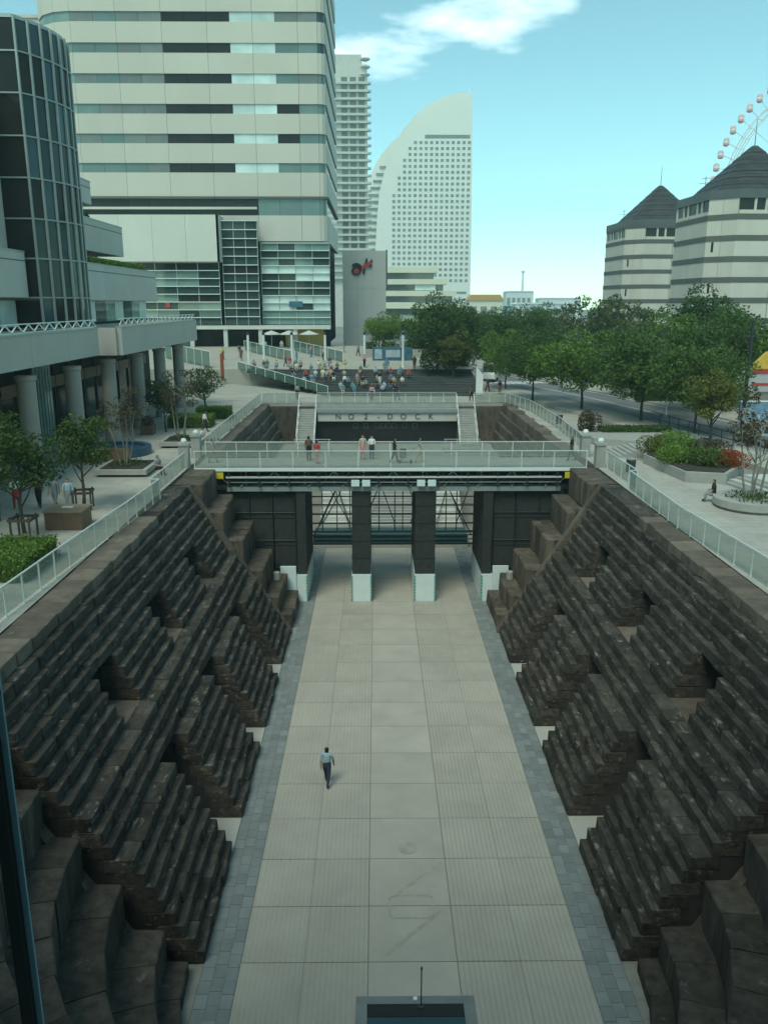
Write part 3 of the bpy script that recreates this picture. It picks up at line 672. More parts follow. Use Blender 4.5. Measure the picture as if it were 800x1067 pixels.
# ------------------------------------------------------------------ shopping building on the left
lb = thing('arcade_building', 'grey terraced arcade building with round columns and a curved glass bay on the left', 'building', (-28, 60, PZ))
CY = [39.9, 47.2, 54.55, 61.9, 69.3, 76.7, 84.0]
for y in CY:
    c = MB().lathe([(.62, 0), (.62, .5), (.54, .52), (.53, 6.0), (.6, 6.05), (.6, 6.3)], (-21.1, y), 32, PZ).build('column', 'column', lb)
    for q in range(3): MB().lathe([(.546, 0), (.546, .03)], (-21.1, y), 20, PZ + 1.9 + 1.4 * q).build('joint_ring', 'conc', c)
# long balcony fascias
def fascia(x, y0, y1, z0, z1, depth=6):
    n = max(1, round((y1 - y0) / 6.2)); w = (y1 - y0) / n
    for i in range(n): B('fascia_panel', 'fascia', lb, x - .35, x, y0 + i * w + .012, y0 + (i + 1) * w - .012, z0, z1)
    B('fascia_trim', 'mullion', lb, x - .4, x + .05, y0, y1, z1 + .003, z1 + .09)
    B('soffit', 'conc', lb, x - depth, x - .06, y0 + .02, y1 - .02, z0 + .05, z0 + .5)
    # white truss railing
    MB().bar((x - .1, y0, z1 + .62), (x - .1, y1, z1 + .62), .07, .06).build('rail', 'white', lb)
    MB().bar((x - .1, y0, z1 + .16), (x - .1, y1, z1 + .16), .05, .05).build('rail', 'white', lb)
    k = max(2, round((y1 - y0) / 1.5)); d = (y1 - y0) / k
    for i in range(k):
        ya = y0 + i * d
        MB().bar((x - .1, ya, z1 + .18), (x - .1, ya + d / 2, z1 + .6), .05, .06).build('strut', 'white', lb)
        MB().bar((x - .1, ya + d / 2, z1 + .6), (x - .1, ya + d, z1 + .18), .05, .06).build('strut', 'white', lb)
fascia(-20.6, 30, 58.8, 15.95, 17.75)
fascia(-19.4, 60.3, 85.2, 15.85, 17.8)
B('fascia_return', 'fascia', lb, -23.0, -19.76, 60.02, 60.28, 15.85, 17.8)
B('fascia_return', 'fascia', lb, -26.0, -19.4, 85.22, 85.5, 15.85, 17.8)
# ground-floor shop front
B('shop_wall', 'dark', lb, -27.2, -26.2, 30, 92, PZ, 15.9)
for i in range(18):
    y = 32 + 3.2 * i
    B('shop_window', 'wdark' if i % 3 else 'wteal', lb, -26.18, -26.1, y + .1, y + 3.0, PZ + .35, 13.2)
    B('shop_mullion', 'darkmetal', lb, -26.16, -25.98, y - .06, y + .06, PZ, 15.85)
    B('transom', 'bronze', lb, -26.15, -25.9, y + .08, y + 3.1, 13.25, 14.1)
for i in range(6): B('glass_fin', 'wteal2', lb, -25.4, -25.3, 58.4 + .55 * i, 58.8 + .55 * i, PZ, 15.85)
# upper terraces set back above
def terrace(x, y0, y1, z0, z1, back):
    n = max(1, round((y1 - y0) / 8)); w = (y1 - y0) / n
    for i in range(n):
        B('terrace_panel', 'panelgrey', lb, x - .4, x, y0 + i * w + .012, y0 + (i + 1) * w - .012, z0, z1)
    B('terrace_end', 'panelgrey', lb, back, x - .42, y1 - .4, y1 - .015, z0, z1)
    B('terrace_cap', 'mullion', lb, x - .45, x + .04, y0, y1 + .02, z1 + .002, z1 + .1)
    B('terrace_line', 'eave', lb, x + .002, x + .02, y0, y1, z1 - .62, z1 - .55)
    B('terrace_floor', 'conc', lb, back, x - .41, y0, y1 - .42, z1 - 1.2, z1 - .45)
terrace(-26.0, 69.2, 96.2, 19.75, 22.85, -34)
terrace(-28.0, 69.3, 91.5, 24.3, 27.2, -36)
terrace(-30.0, 69.4, 88.5, 29.2, 31.35, -38)
terrace(-26.0, 38.0, 60.85, 19.9, 23.0, -34)
B('upper_wall', 'panelgrey', lb, -40, -27.2, 38, 61.0, 22.4, 34.0)
B('upper_wall', 'panelgrey', lb, -44, -32.0, 61.0, 88.0, 19.8, 34.0)
B('inner_floor', 'conc', lb, -40, -26.4, 30, 95.5, 16.2, 17.6)
for i in range(20):
    y = 38 + 2.85 * i
    if 60.5 < y + 1.4 < 70: continue
    B('gallery_window', ['wteal2', 'wpale', 'wteal'][i % 3], lb, -27.05, -26.95, y + .05, y + 2.75, 17.85, 19.7)
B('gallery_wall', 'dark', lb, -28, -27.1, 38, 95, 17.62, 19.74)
# curved glass bay
plan = [(-30.5, 60.9), (-25.3, 61.2), (-24.75, 62.1), (-24.3, 63.1), (-23.98, 64.1), (-23.78, 65.1), (-23.72, 66.1), (-23.85, 67.1), (-24.3, 68.0), (-26.0, 68.7), (-30, 69)]
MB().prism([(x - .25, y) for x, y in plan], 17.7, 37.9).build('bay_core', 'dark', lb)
zs = [17.7, 19.9, 22.6, 25.3, 28.0, 30.7, 33.4, 36.0, 38.0]
for i in range(len(plan) - 1):
    a = Vector((*plan[i], 0)); b = Vector((*plan[i + 1], 0)); d = (b - a).normalized(); n = Vector((d.y, -d.x, 0))
    for j in range(len(zs) - 1):
        z0, z1 = zs[j] + .06, zs[j + 1] - .06
        p = a + d * .08; q = b - d * .08; e = n * .03
        m = 'wdark' if i == 0 else ('wblue' if (i + j) % 4 == 1 else ('wteal' if (i * 3 + j) % 3 else 'wdark'))
        MB().add([p + Vector((0, 0, z0)), q + Vector((0, 0, z0)), q + Vector((0, 0, z1)), p + Vector((0, 0, z1)), p - e + Vector((0, 0, z0)), q - e + Vector((0, 0, z0)), q - e + Vector((0, 0, z1)), p - e + Vector((0, 0, z1))],
                 [(0, 1, 2, 3), (7, 6, 5, 4), (0, 4, 5, 1), (1, 5, 6, 2), (2, 6, 7, 3), (3, 7, 4, 0)]).build('bay_pane', m, lb)
        MB().bar(a + n * .06 + Vector((0, 0, zs[j])), b + n * .06 + Vector((0, 0, zs[j])), .12, .1).build('bay_transom', 'steel', lb)
    MB().bar(a + n * .05 + Vector((0, 0, 17.7)), a + n * .05 + Vector((0, 0, 38.1)), .13, .2).build('bay_mullion', 'steel', lb)
MB().prism([(x - .1, y) for x, y in plan], 38.02, 38.25).build('bay_roof', 'mullion', lb)
B('orange_banner', 'orange', None, -17.45, -17.3, 87.0, 88.2, 11.6, 14.4, label='orange vertical banner hanging past the last column', cat='banner')

# ------------------------------------------------------------------ high office tower in the middle distance
tw = thing('office_tower', 'tall cream office tower with horizontal window bands', 'tower', (-30, 140, 12.9))
TY = 133.0; TXL, TXR = -52.0, -8.45
def rounded(x0, x1, y0, y1, r0, r1):
    p = [(x1, y1), (x0, y1)]
    for k in range(7): t = math.pi + math.pi / 2 * k / 6; p.append((x0 + r0 + r0 * math.cos(t), y0 + r0 + r0 * math.sin(t)))
    for k in range(5): t = 1.5 * math.pi + math.pi / 2 * k / 4; p.append((x1 - r1 + r1 * math.cos(t), y0 + r1 + r1 * math.sin(t)))
    return p
core = rounded(TXL + .7, TXR - .7, TY + .7, TY + 33, 6.5, 1.2)
MB().prism(core, 12.9, 92).build('core', 'dark', tw)
FL = [40.05 + 4.1 * k for k in range(0, 11)]      # window tops
PW = 3.3
def corner_strip(name, m, r, x0, y0, z0, z1, k0, k1, sgn, n=6, off=0.0):
    pass
def bandstrip(z0, z1, name, m, off, cut):
    """strip round the left corner and the right corner, front panels cut one by one"""
    r0, r1 = 6.5, 1.2
    arcL = [(TXL + r0 + (r0 + off) * math.cos(math.pi + math.pi / 2 * k / 4), TY + r0 + (r0 + off) * math.sin(math.pi + math.pi / 2 * k / 4)) for k in range(5)]
    arcR = [(TXR - r1 + (r1 + off) * math.cos(1.5 * math.pi + math.pi / 2 * k / 3), TY + r1 + (r1 + off) * math.sin(1.5 * math.pi + math.pi / 2 * k / 3)) for k in range(4)]
    def piece(a, b, mm):
        a = Vector((*a, 0)); b = Vector((*b, 0)); d = (b - a).normalized(); n = Vector((d.y, -d.x, 0)) * -.5; e = d * .02
        vs = [a + e, b - e, b - e + n, a + e + n]
        MB().add([v + Vector((0, 0, z)) for z in (z0, z1) for v in vs], [(3, 2, 1, 0), (4, 5, 6, 7), (0, 1, 5, 4), (1, 2, 6, 5), (2, 3, 7, 6), (3, 0, 4, 7)]).build(name, mm, tw)
    for a, b in zip(arcL, arcL[1:]): piece(a, b, m if not callable(m) else m(-1, a))
    x = TXL + r0; i = 0
    w = cut
    while x < TXR - r1 - .05:
        x2 = min(TXR - r1, x + w)
        piece((x, TY - off), (x2, TY - off), m if not callable(m) else m(i, (x, 0))); x = x2; i += 1
    for a, b in zip(arcR, arcR[1:]): piece(a, b, m if not callable(m) else m(99, a))
    y = TY + r1
    while y < TY + 32.5:
        y2 = min(TY + 33, y + 6.6); piece((TXR + off, y), (TXR + off, y2), m if not callable(m) else m(100, (0, y))); y = y2
def winpick(fl):
    rr = random.Random(100 + fl)
    def f(i, a):
        if i == -1: return 'wteal2'
        if i >= 99: return 'wblue' if fl > 3 else 'wgreen'
        x = a[0]
        if -38.5 < x < -34.0: return 'wpale' if x < -36 else 'wmid'
        if -33 < x < -29: return 'wdark'
        if -26.8 < x < -23.4: return 'wdark'
        if -23.4 < x < -16.8: return 'wpale'
        if x > -16.8: return rr.choice(['wmid', 'wgreen', 'wdark', 'wgreen'])
        return rr.choice(['wgreen', 'wgreen', 'wmid'])
    return f
for k, zt in enumerate(FL):
    bandstrip(zt - 1.3, zt, 'window_pane', winpick(k), -.18, PW)
    if k < len(FL) - 1: bandstrip(zt + .02, zt + 4.1 - 1.32, 'spandrel_panel', 'towerwall', 0, 6.6)
bandstrip(35.35, FL[0] - 1.32, 'spandrel_panel', 'towerwall', 0, 6.6)
bandstrip(35.0, 35.33, 'ledge', 'octband', .12, 40)
bandstrip(32.6, 34.98, 'louvre_band', lambda i, a: 'wgreen' if (i >= 99 or a[0] > -19.5) else 'wdark', -.2, PW)
B('louvre_rail', 'towerwall', tw, -46, -19.3, 132.75, 133.2, 33.45, 33.8)
bandstrip(28.8, 32.58, 'spandrel_panel', 'towerwall', 0, 6.6)
# podium: white block, glass bay and curtain wall
for i in range(4): B('podium_panel', 'podwhite', tw, -44.6 + 5 * i + .015, -44.6 + 5 * (i + 1) - .015, 129.0, 129.5, 25.6, 32.3)
B('podium_side', 'podwhite', tw, -25.0, -24.6, 129.0, 132.9, 25.6, 32.3)
B('podium_roof', 'podwhite', tw, -44.6, -25.05, 129.55, 132.9, 31.6, 32.2)
def curtain(x0, x1, y, z0, z1, dz, cols, mats, fins=True):
    B('curtain_back', 'dark', tw, x0, x1, y + .12, y + .8, z0, z1)
    nz = max(1, round((z1 - z0) / dz)); dz = (z1 - z0) / nz; dx = (x1 - x0) / cols
    for j in range(nz):
        for i in range(cols): B('glazing', mats(i, j), tw, x0 + i * dx + .05, x0 + (i + 1) * dx - .05, y, y + .1, z0 + j * dz + .05, z0 + (j + 1) * dz - .03)
        B('fin', 'bandline', tw, x0 - .05, x1 + .05, y - .28, y + .02, z0 + (j + 1) * dz - .06, z0 + (j + 1) * dz + .06)
    for i in range(cols + 1): B('mullion', 'mullion', tw, x0 + i * dx - .05, x0 + i * dx + .05, y - .1, y - .003, z0, z1)
gl = random.Random(5)
curtain(-44.5, -25.0, 130.0, 16.2, 25.5, 1.1, 6, lambda i, j: gl.choice(['wteal', 'wteal', 'wteal2', 'wgreen']) if j not in (7, 3) else ('wdark' if gl.random() < .7 else 'wteal2'))
curtain(-24.55, -19.15, 130.8, 16.2, 31.6, 1.28, 3, lambda i, j: 'wteal' if j != 6 else 'wdark')
curtain(-18.9, -8.3, 132.4, 16.2, 28.5, 1.12, 4, lambda i, j: ['wteal2', 'wteal2', 'wpale', 'wpale', 'wteal', 'wteal', 'wpale', 'wpale', 'wteal2', 'wteal', 'wteal2', 'wteal2'][j % 12] if gl.random() < .85 else 'wteal')
B('blue_sign', 'signblue', tw, -14.7, -12.6, 132.0, 132.1, 18.9, 19.8)
B('red_sign', 'red', tw, -33.4, -32.7, 129.66, 129.72, 18.9, 19.6)
B('base_beam', 'concl', tw, -44.6, -8.2, 129.2, 132.3, 15.6, 16.15)
for x in (-40, -34.5, -29.6, -24.4, -19, -13.6): B('ground_pillar', 'concl', tw, x - .3, x + .3, 129.4, 130.0, 12.9, 15.58)
B('shop_front', 'dark', tw, -30, -8.3, 132.4, 132.8, 12.9, 15.58)
B('shop_front', 'wteal2', tw, -44, -30.1, 131.5, 131.8, 12.9, 15.58)
for i in range(7): B('shop_window', 'wdark', tw, -29.8 + 3 * i, -27.1 + 3 * i, 132.3, 132.38, 13.1, 15.2)
B('yellow_shop_wall', 'warmwall', tw, -15.4, -9.4, 132.1, 132.28, 12.95, 15.4)  # plain panel, yellow is its own colour
wing = thing('rear_wing', 'pale rear wing of the office block behind the glass bay', 'building', (-66, 160, 10))
B('wall', 'towerwall', wing, -90, -52.5, 146, 170, 10, 63.5)
for k in range(7): B('window_band', 'wgreen', wing, -90, -52.6, 145.9, 145.98, 58.5 - 4.1 * k, 59.8 - 4.1 * k)
B('parapet', 'concl', wing, -90, -52.4, 145.8, 170, 63.52, 64.0)

# grey blank wall with the red and black emblem
aw = thing('blank_wall_block', 'grey windowless block with red and black emblem near its top', 'building', (-3, 160, 9))
for i in range(3):
    for j in range(3): B('wall_panel', 'panelgrey', aw, -7.0 + 2.55 * i + .01, -7.0 + 2.55 * (i + 1) - .01, 150, 150.3, 9.1 + 6.45 * j + .01, 9.1 + 6.45 * (j + 1) - .01)
B('wall', 'panelgrey', aw, -7.0, .65, 150.31, 172, 9.1, 28.3)
B('roof_edge', 'eave', aw, .66, .9, 150, 172, 22, 28.6)
em = MB(); 
def ringshape(cx, cz, rx, rz, y0, y1, n=16): return MB().yprism([(cx + rx * math.cos(2 * math.pi * k / n), cz + rz * math.sin(2 * math.pi * k / n)) for k in range(n)], y0, y1)
e = ringshape(-4.55, 25.0, .85, .75, 149.7, 149.99).build('emblem', 'black', aw)
ringshape(-4.55, 25.95, .75, .42, 149.72, 149.985).build('emblem', 'black', aw)
MB().bar((-3.95, 149.85, 24.6), (-3.75, 149.85, 26.0), .28, .34).build('emblem', 'black', aw)
MB().bar((-3.3, 149.85, 24.5), (-2.7, 149.85, 27.1), .3, .5).build('emblem', 'black', aw)
MB().bar((-2.1, 149.85, 25.6), (-1.85, 149.85, 26.9), .28, .4).build('emblem', 'black', aw)
ringshape(-4.55, 24.95, .5, .48, 149.6, 149.69).build('emblem_accent', 'red', aw)
MB().bar((-3.6, 149.6, 25.5), (-1.9, 149.6, 26.5), .16, .55).build('emblem_accent', 'red', aw)

# ------------------------------------------------------------------ far buildings
rt = thing('apartment_tower', 'slender pale apartment tower with stacked balconies beside the office tower', 'tower', (-11, 385, 9))
B('wall', 'concl', rt, -22, -4.9, 380, 400, 9, 117)
for k in range(27):
    z = 30 + 3.05 * k
    B('balcony', 'concl', rt, -22, -4.2, 378.6, 379.98, z, z + .9)
    for j in range(3): B('window', 'wmid', rt, -15.8 + 3.7 * j, -13.2 + 3.7 * j, 379.85, 379.97, z + .95, z + 2.9)
    MB().lathe([(1.5, 0), (1.5, .8)], (-4.6, 380.2), 10, z + .02).build('corner_balcony', 'concl', rt)
for k in range(3): MB().lathe([(1.2, 0), (2.1, .5), (2.1, .9)], (-5.6, 380.5), 12, 112.5 + 3 * k).build('crown_ring', 'concl', rt)
B('crown', 'concl', rt, -22, -7.2, 380.5, 398, 117.02, 121)

sa = thing('sail_tower', 'white sail shaped hotel tower with a curved edge and rows of small windows', 'tower', (30, 575, 9))
outl = [(61.3, 9), (61.0, 60), (60.2, 110), (59.4, 147), (53, 147.6), (46, 146.4), (37, 143.3), (28.5, 138.4), (22, 132.5), (16.2, 126), (11.5, 118), (7.2, 109), (3.8, 99.5), (1.0, 89), (-.6, 72), (-1.6, 53.6), (-2.4, 9)]
MB().yprism(outl, 560, 578).build('front_shell', 'sailwhite', sa)
inner = [(x - 13 if i > 3 else x - 6, 9 + (z - 9) * .915) for i, (x, z) in enumerate(outl)]
MB().yprism(inner, 582, 605).build('rear_shell', 'sailwhite', sa)
def xl(z):
    for (x0, z0), (x1, z1) in zip(outl[4:], outl[5:]):
        if z1 <= z <= z0: return x1 + (x0 - x1) * (z - z1) / (z0 - z1)
    return -2
wm = MB().box(-.95, .95, -.12, .12, -.85, .85).mesh('window', M['sailwin'])
for r in range(25):
    z = 34 + 3.52 * r
    for c in range(16):
        x = 58.2 - 3.42 * c
        if x > max(xl(z) + 9.5, 8): link('window', wm, sa, (x, 559.95, z))
B('skylobby_window', 'sailwin', sa, 30, 58.6, 559.8, 559.98, 121.0, 123.0)
for k in range(7):
    z = 30 - 3.4 * k
    B('window_band', 'sailwin', sa, 25, 58.5, 559.8, 559.97, z - 1, z + .4) if k in (1, 3) else None
for k in range(19):
    z = 28 + 4.35 * k; x1 = xl(min(z / .915, 140)) - 1
    B('balcony_bar', 'sailwin', sa, x1 - 9 + .04 * k, x1 + 1.5, 581.4, 581.9, z, z + 1.5)
MB().tube((58, 562, 147.3), (58, 562, 151), .5, .2).build('mast', 'sailwhite', sa)

cp = thing('cream_podium', 'low cream building with stepped horizontal balconies below the sail tower', 'building', (18, 335, 9))
for k, (x1, z0) in enumerate(((33, 17.5), (30.2, 22.2), (26.6, 26.6), (22.8, 31))):
    B('slab_band', 'cream', cp, 1.5, x1, 328.6 + .4 * k, 350, z0, z0 + 2.0)
    B('window_band', 'wmid', cp, 1.6, x1 - 1.5, 331 + .2 * k, 349, z0 - 2.35, z0 - .02)
B('wall', 'cream', cp, 1.5, 33, 331.5, 349, 9, 15.1)
B('glass_front', 'wpale', cp, 14, 22, 330.2, 330.6, 24.4, 26.4)

far = [((74, 690, 8), (14, 20), 17, 'city', 'white blocky warehouse on the skyline right of the sail tower'), ((98, 760, 8), (30, 25), 14, 'city', 'long low white building on the skyline'),
       ((135, 800, 8), (26, 20), 22, 'city', 'white terminal hall below the skyline mast'), ((182, 840, 8), (42, 20), 16, 'city', 'bright white shed furthest right on the skyline'),
       ((110, 640, 8), (90, 14), 9, 'cityblue', 'blue grey row of sheds in front of the skyline'), ((60, 470, 8), (19, 14), 13, 'cityorange', 'low building with an orange roof beyond the trees'),
       ((105, 520, 8), (40, 16), 11, 'city', 'pale grey lattice fronted block behind the far trees')]
for (x, y, z), (w, d), h, m, lab in far:
    t = thing('far_building', lab, 'building', (x, y, z))
    body = m if m != 'cityorange' else 'cream'
    B('wall', body, t, x - w / 2, x + w / 2, y, y + d, z, z + h)
    MB().yprism([(x - w / 2 - .8, z + h + .02), (x + w / 2 + .8, z + h + .02), (x + w / 2 - 1.5, z + h + (3.2 if m == 'cityorange' else .9)), (x - w / 2 + 1.5, z + h + (3.2 if m == 'cityorange' else .9))], y - .6, y + d + .6).build('roof', m, t)
    for i in range(max(3, int(w / 5))):
        B('window', 'wmid', t, x - w / 2 + 1 + i * (w - 2) / max(3, int(w / 5)), x - w / 2 + 1 + (i + .62) * (w - 2) / max(3, int(w / 5)), y - .12, y - .02, z + h * .45, z + h * .75)
ms = thing('skyline_mast', 'slim pale mast rising above the white hall on the skyline', 'mast', (138, 805, 30))
MB().tube((138, 805, 22), (138, 805, 48), 1.8, .6, 8).build('shaft', 'city', ms)
MB().lathe([(.4, 0), (2.0, .6), (2.0, 2), (.4, 3)], (138, 805), 10, 47).build('head', 'city', ms)

# ------------------------------------------------------------------ octagonal stone towers on the right
def octo(cx, cy, r, z1, zroof, label, rot):
    o = thing('octagonal_tower', label, 'tower', (cx, cy, 9), group='banded octagonal towers with slate roofs')
    def ring(rr):
        q = rr * .34; sq = [(rr, -rr + q), (rr, rr - q), (rr - q, rr), (-rr + q, rr), (-rr, rr - q), (-rr, -rr + q), (-rr + q, -rr), (rr - q, -rr)]
        return [(cx + x * math.cos(rot) - y * math.sin(rot), cy + x * math.sin(rot) + y * math.cos(rot)) for x, y in sq]
    bs = 2.82; z = 9.0; k = 0
    while z < z1 - 1:
        zt = min(z1, z + bs - .75)
        a = ring(r)
        top_level = z > z1 - 1.3 * bs
        for i in range(8):
            p = Vector((*a[i], 0)); q = Vector((*a[(i + 1) % 8], 0)); d = (q - p).normalized(); n = Vector((-d.y, d.x, 0)) * .6; L2 = (q - p).length
            def face(s0, s1, zz0, zz1, m, nm, off=0.0):
                A = p + d * (L2 * s0) - n * off; Bq = p + d * (L2 * s1) - n * off
                MB().add([v + Vector((0, 0, h)) for h in (zz0, zz1) for v in (A, Bq, Bq + n, A + n)], [(3, 2, 1, 0), (4, 5, 6, 7), (0, 1, 5, 4), (1, 2, 6, 5), (2, 3, 7, 6), (3, 0, 4, 7)]).build(nm, m, o)
            if top_level and i % 2 == 0:
                face(.02, .98, z, z + .5, 'octwall', 'wall_panel'); face(.02, .98, z + .5, zt + .7, 'wdark', 'window', -.35)
                for mm in (.22, .36, .64, .78): face(mm - .015, mm + .015, z + .5, zt, 'octwall', 'window_bar', -.1)
            else:
                face(.0, .495, z, zt, 'octwall', 'wall_panel'); face(.505, 1.0, z, zt, 'octwall', 'wall_panel')
                if k % 2 == 0 and i % 2 == 1 and z < z1 - 2 * bs: face(.2, .28, z + .6, zt - .1, 'wdark', 'slit_window', .03)
        if zt < z1 - .2: MB().prism(ring(r + .06), zt + .004, zt + .746).build('stone_band', 'octband', o)
        z += bs; k += 1
    MB().prism(ring(r - .7), 9, z1).build('core', 'dark', o)
    MB().prism(ring(r + .1), z1 + .01, z1 + 1.2).build('eave', 'eave', o)
    n8 = 7
    for q in range(n8):
        f0, f1 = q / n8, (q + 1) / n8
        lo = ring(r * .84 * (1 - f0) + .35 * f0 + .12); hi = ring(r * .84 * (1 - f1) + .35 * f1 + .02)
        MB().prism(lo, z1 + 1.25 + (zroof - z1 - 1.25) * f0, z1 + 1.25 + (zroof - z1 - 1.25) * f1 + .02, hi).build('slate_course', 'octroof', o)
    MB().tube((cx, cy, zroof), (cx, cy, zroof + 3.6), .06, .03).build('finial', 'darkmetal', o)
    ax, ay = cx - r * .9, cy - r * .3
    mast = MB().tube((ax, ay, z1 + 1.2), (ax, ay, z1 + 3.6), .04); mast.tube((ax - 1.0, ay, z1 + 2.6), (ax + .8, ay, z1 + 2.8), .03); mast.tube((ax - .6, ay, z1 + 3.3), (ax + .6, ay, z1 + 3.4), .03)
    mast.build('antenna', 'darkmetal', o)
octo(54.1, 128, 8.5, 33.6, 41.7, 'nearer octagonal stone tower with dark banding and slate roof at right edge', rad(3))
octo(56.2, 175, 8.6, 34.0, 42.4, 'further octagonal stone tower with dark banding, left of its twin', rad(3))

# big wheel behind them
fw = thing('ferris_wheel', 'tall pink and white ferris wheel rising behind the octagonal towers', 'ferris wheel', (150, 290, 9))
WC = Vector((150.2, 290, 55.0)); WR = 35.0
for rr, yy in ((WR, -1.4), (WR, 1.4), (WR - 1.7, -1.4), (WR - 1.7, 1.4)):
    mb = MB(); n = 96
    for k in range(n):
        a, b = 2 * math.pi * k / n, 2 * math.pi * (k + 1) / n
        mb.tube(WC + Vector((rr * math.cos(a), yy, rr * math.sin(a))), WC + Vector((rr * math.cos(b), yy, rr * math.sin(b))), .16, n=4)
    mb.build('rim', 'wheelsteel', fw)
for k in range(60):
    a = 2 * math.pi * k / 60; u = Vector((math.cos(a), 0, math.sin(a)))
    MB().tube(WC + u * (WR - 1.7) + Vector((0, -1.4, 0)), WC + u * WR + Vector((0, 1.4, 0)), .12, n=4).build('rim_brace', 'wheelsteel', fw)
    if k % 3 == 0: MB().tube(WC + u * 3, WC + u * (WR - 1.7), .1, n=4).build('spoke', 'wheelsteel', fw)
    c = WC + u * (WR + 4.2)
    gd = MB().lathe([(.5, -1.25), (1.0, -.85), (1.05, .5), (.75, 1.15), (.2, 1.4)], (c.x, c.y), 8, c.z).build('gondola', 'pink', fw)
    MB().lathe([(1.06, -.3), (1.07, .4)], (c.x, c.y), 8, c.z).build('gondola_window', 'city', gd)
    MB().tube(WC + u * WR, c, .12, n=4).build('gondola_arm', 'wheelsteel', fw)
MB().lathe([(3, -2), (3, 2)], (WC.x, WC.y), 16, WC.z).build('hub', 'wheelsteel', fw)
for sx in (-1, 1):
    for sy in (-1, 1): MB().tube(WC + Vector((0, sy * 3, 0)), (WC.x + sx * 20, WC.y + sy * 9, 9), 1.0, 1.2, 8).build('support_leg', 'city', fw)

# ------------------------------------------------------------------ viewpoint tower: unseen mass added for shade, plus its visible mullion
vt = thing('viewpoint_shade_tower', 'unseen grey tower mass added for shade, with dark window mullion at left edge', 'tower', (0, -25, 9))
B('shade_block', 'shade_block', vt, -24, 24, -60, -4.2, 9.0, 46)  # out of view; height and width set to block sun and sky over the dock
B('unseen_floor_slab', 'conc', vt, -12, 12, -4.19, .85, 16.9, 17.7)
for i in range(5):
    B('unseen_window_strip', 'wdark', vt, -21 + 8.6 * i, -14.5 + 8.6 * i, -4.18, -4.05, 22.5, 43)
B('mullion', 'framedark', vt, -1.5955, -1.5785, .985, 1.0, 17.2, 21.5)
B('mullion_edge', 'frameblue', vt, -1.578, -1.5695, .996, 1.0, 17.2, 21.5)

# ------------------------------------------------------------------ stepped seating and the upper plaza
am = thing('stepped_seating', 'broad dark stone seating steps below the cream tower', 'steps', (-4, 100, PZ))
NA = 11
for k in range(NA):
    y0 = 93.6 + 1.14 * k; z = PZ + .19 * (k + 1); xl0 = -6.25 - (y0 - 93.6) * .99
    xx = xl0; xr = 11.0
    n = 6; w = (xr - xl0) / n
    for i in range(n): B('seat_stone', 'seatdark', am, xl0 + i * w + .008, xl0 + (i + 1) * w - .008, y0, y0 + 1.135 if k < NA - 1 else y0 + 1.0, z - .35, z)
struct('upper_plaza', MB().xprism([(106.2, 9.0), (133.5, 9.0), (133.5, 12.9), (130.0, 12.9), (120.0, 12.3), (106.2, 11.29)], -60, 11.2).add([], []), 'plaza2', 'pale upper plaza rising to the cream tower')
struct('side_ramp', MB().prism([(-26, 93.0), (-7.4, 93.0), (-19.2, 106.19), (-26, 106.19)], 9.05, 9.4, [(-26, 93.3), (-7.6, 93.3), (-19.3, 106.18), (-26, 106.18)]), 'plaza2', 'pale paved area left of the dark seating steps')
balustrade([(-18.9, 106.3, 11.3), (-6.6, 93.5, 9.35)], 'sloping teal glass balustrade on the left of the seating steps', pane='tealpane', step=2.0, h=1.0, post='white')
balustrade([(-20.8, 124.5, 12.6), (-12.6, 112.5, 11.8)], 'left one of two teal glass stair balustrades on the upper plaza', pane='tealpane', step=2.0, h=1.5, group='teal stair balustrades', post='white')
balustrade([(-13.4, 124.5, 12.6), (-5.6, 112.0, 11.75)], 'right one of two teal glass stair balustrades on the upper plaza', pane='tealpane', step=2.0, h=1.5, group='teal stair balustrades', post='white')
balustrade([(-30.5, 116, 12.0), (-22.5, 107, 11.3)], 'teal glass balustrade beyond the last arcade column', pane='tealpane', step=2.0, h=2.2, post='white')
pb = thing('planter_wall', 'long low white planter wall with shrubs above the seating steps', 'planter', (2, 118, 11.5))
B('wall', 'plaza2', pb, -3.0, 8.0, 117.0, 118.0, 11.6, 13.2); B('soil', 'soil', pb, -2.9, 7.9, 118.02, 121.0, 11.7, 13.1)
bn = thing('picture_board', 'blue picture board standing in front of the white planter wall', 'sign', (1.2, 114, 11.6))
B('board', 'signblue', bn, -1.6, 3.9, 113.9, 114.05, 11.75, 13.7); B('picture', 'signpale', bn, .2, 2.2, 113.85, 113.89, 12.3, 13.3); B('picture', 'signpale', bn, -1.3, -.3, 113.85, 113.89, 12.1, 13.4)
for x in (-1.5, 3.8): MB().tube((x, 114, 11.6), (x, 114, 13.8), .06).build('leg', 'darkmetal', bn)
lampm = thing('lamp_column', 'x', 'lamp', (0, 0, 0), group='white lamp columns on the upper plaza', local=True)
MB().lathe([(.2, 0), (.2, .15), (.15, .2), (.15, 4.2)], n=10).build('shaft', 'white', lampm)
MB().lathe([(.19, 4.22), (.19, 4.5), (.1, 4.55)], n=10).build('lamp_head', 'darkmetal', lampm)
LP = [(-17.6, 107.5, 11.35), (-15.6, 107.5, 11.35), (-12.0, 107.8, 11.35), (-7.7, 107.8, 11.35), (-2.6, 107.8, 11.35), (2.4, 107.8, 11.35)]
LN = ['leftmost white lamp column behind the seating steps', 'second white lamp column from the left behind the seating steps', 'third white lamp column from the left behind the seating steps', 'fourth white lamp column from the left behind the seating steps', 'second white lamp column from the right behind the seating steps', 'rightmost white lamp column behind the seating steps, by the picture board']
for i, p in enumerate(LP):
    if i == 0: lampm.location = p; lampm['label'] = LN[0]
    else: copy_tree(lampm, p, label=LN[i])
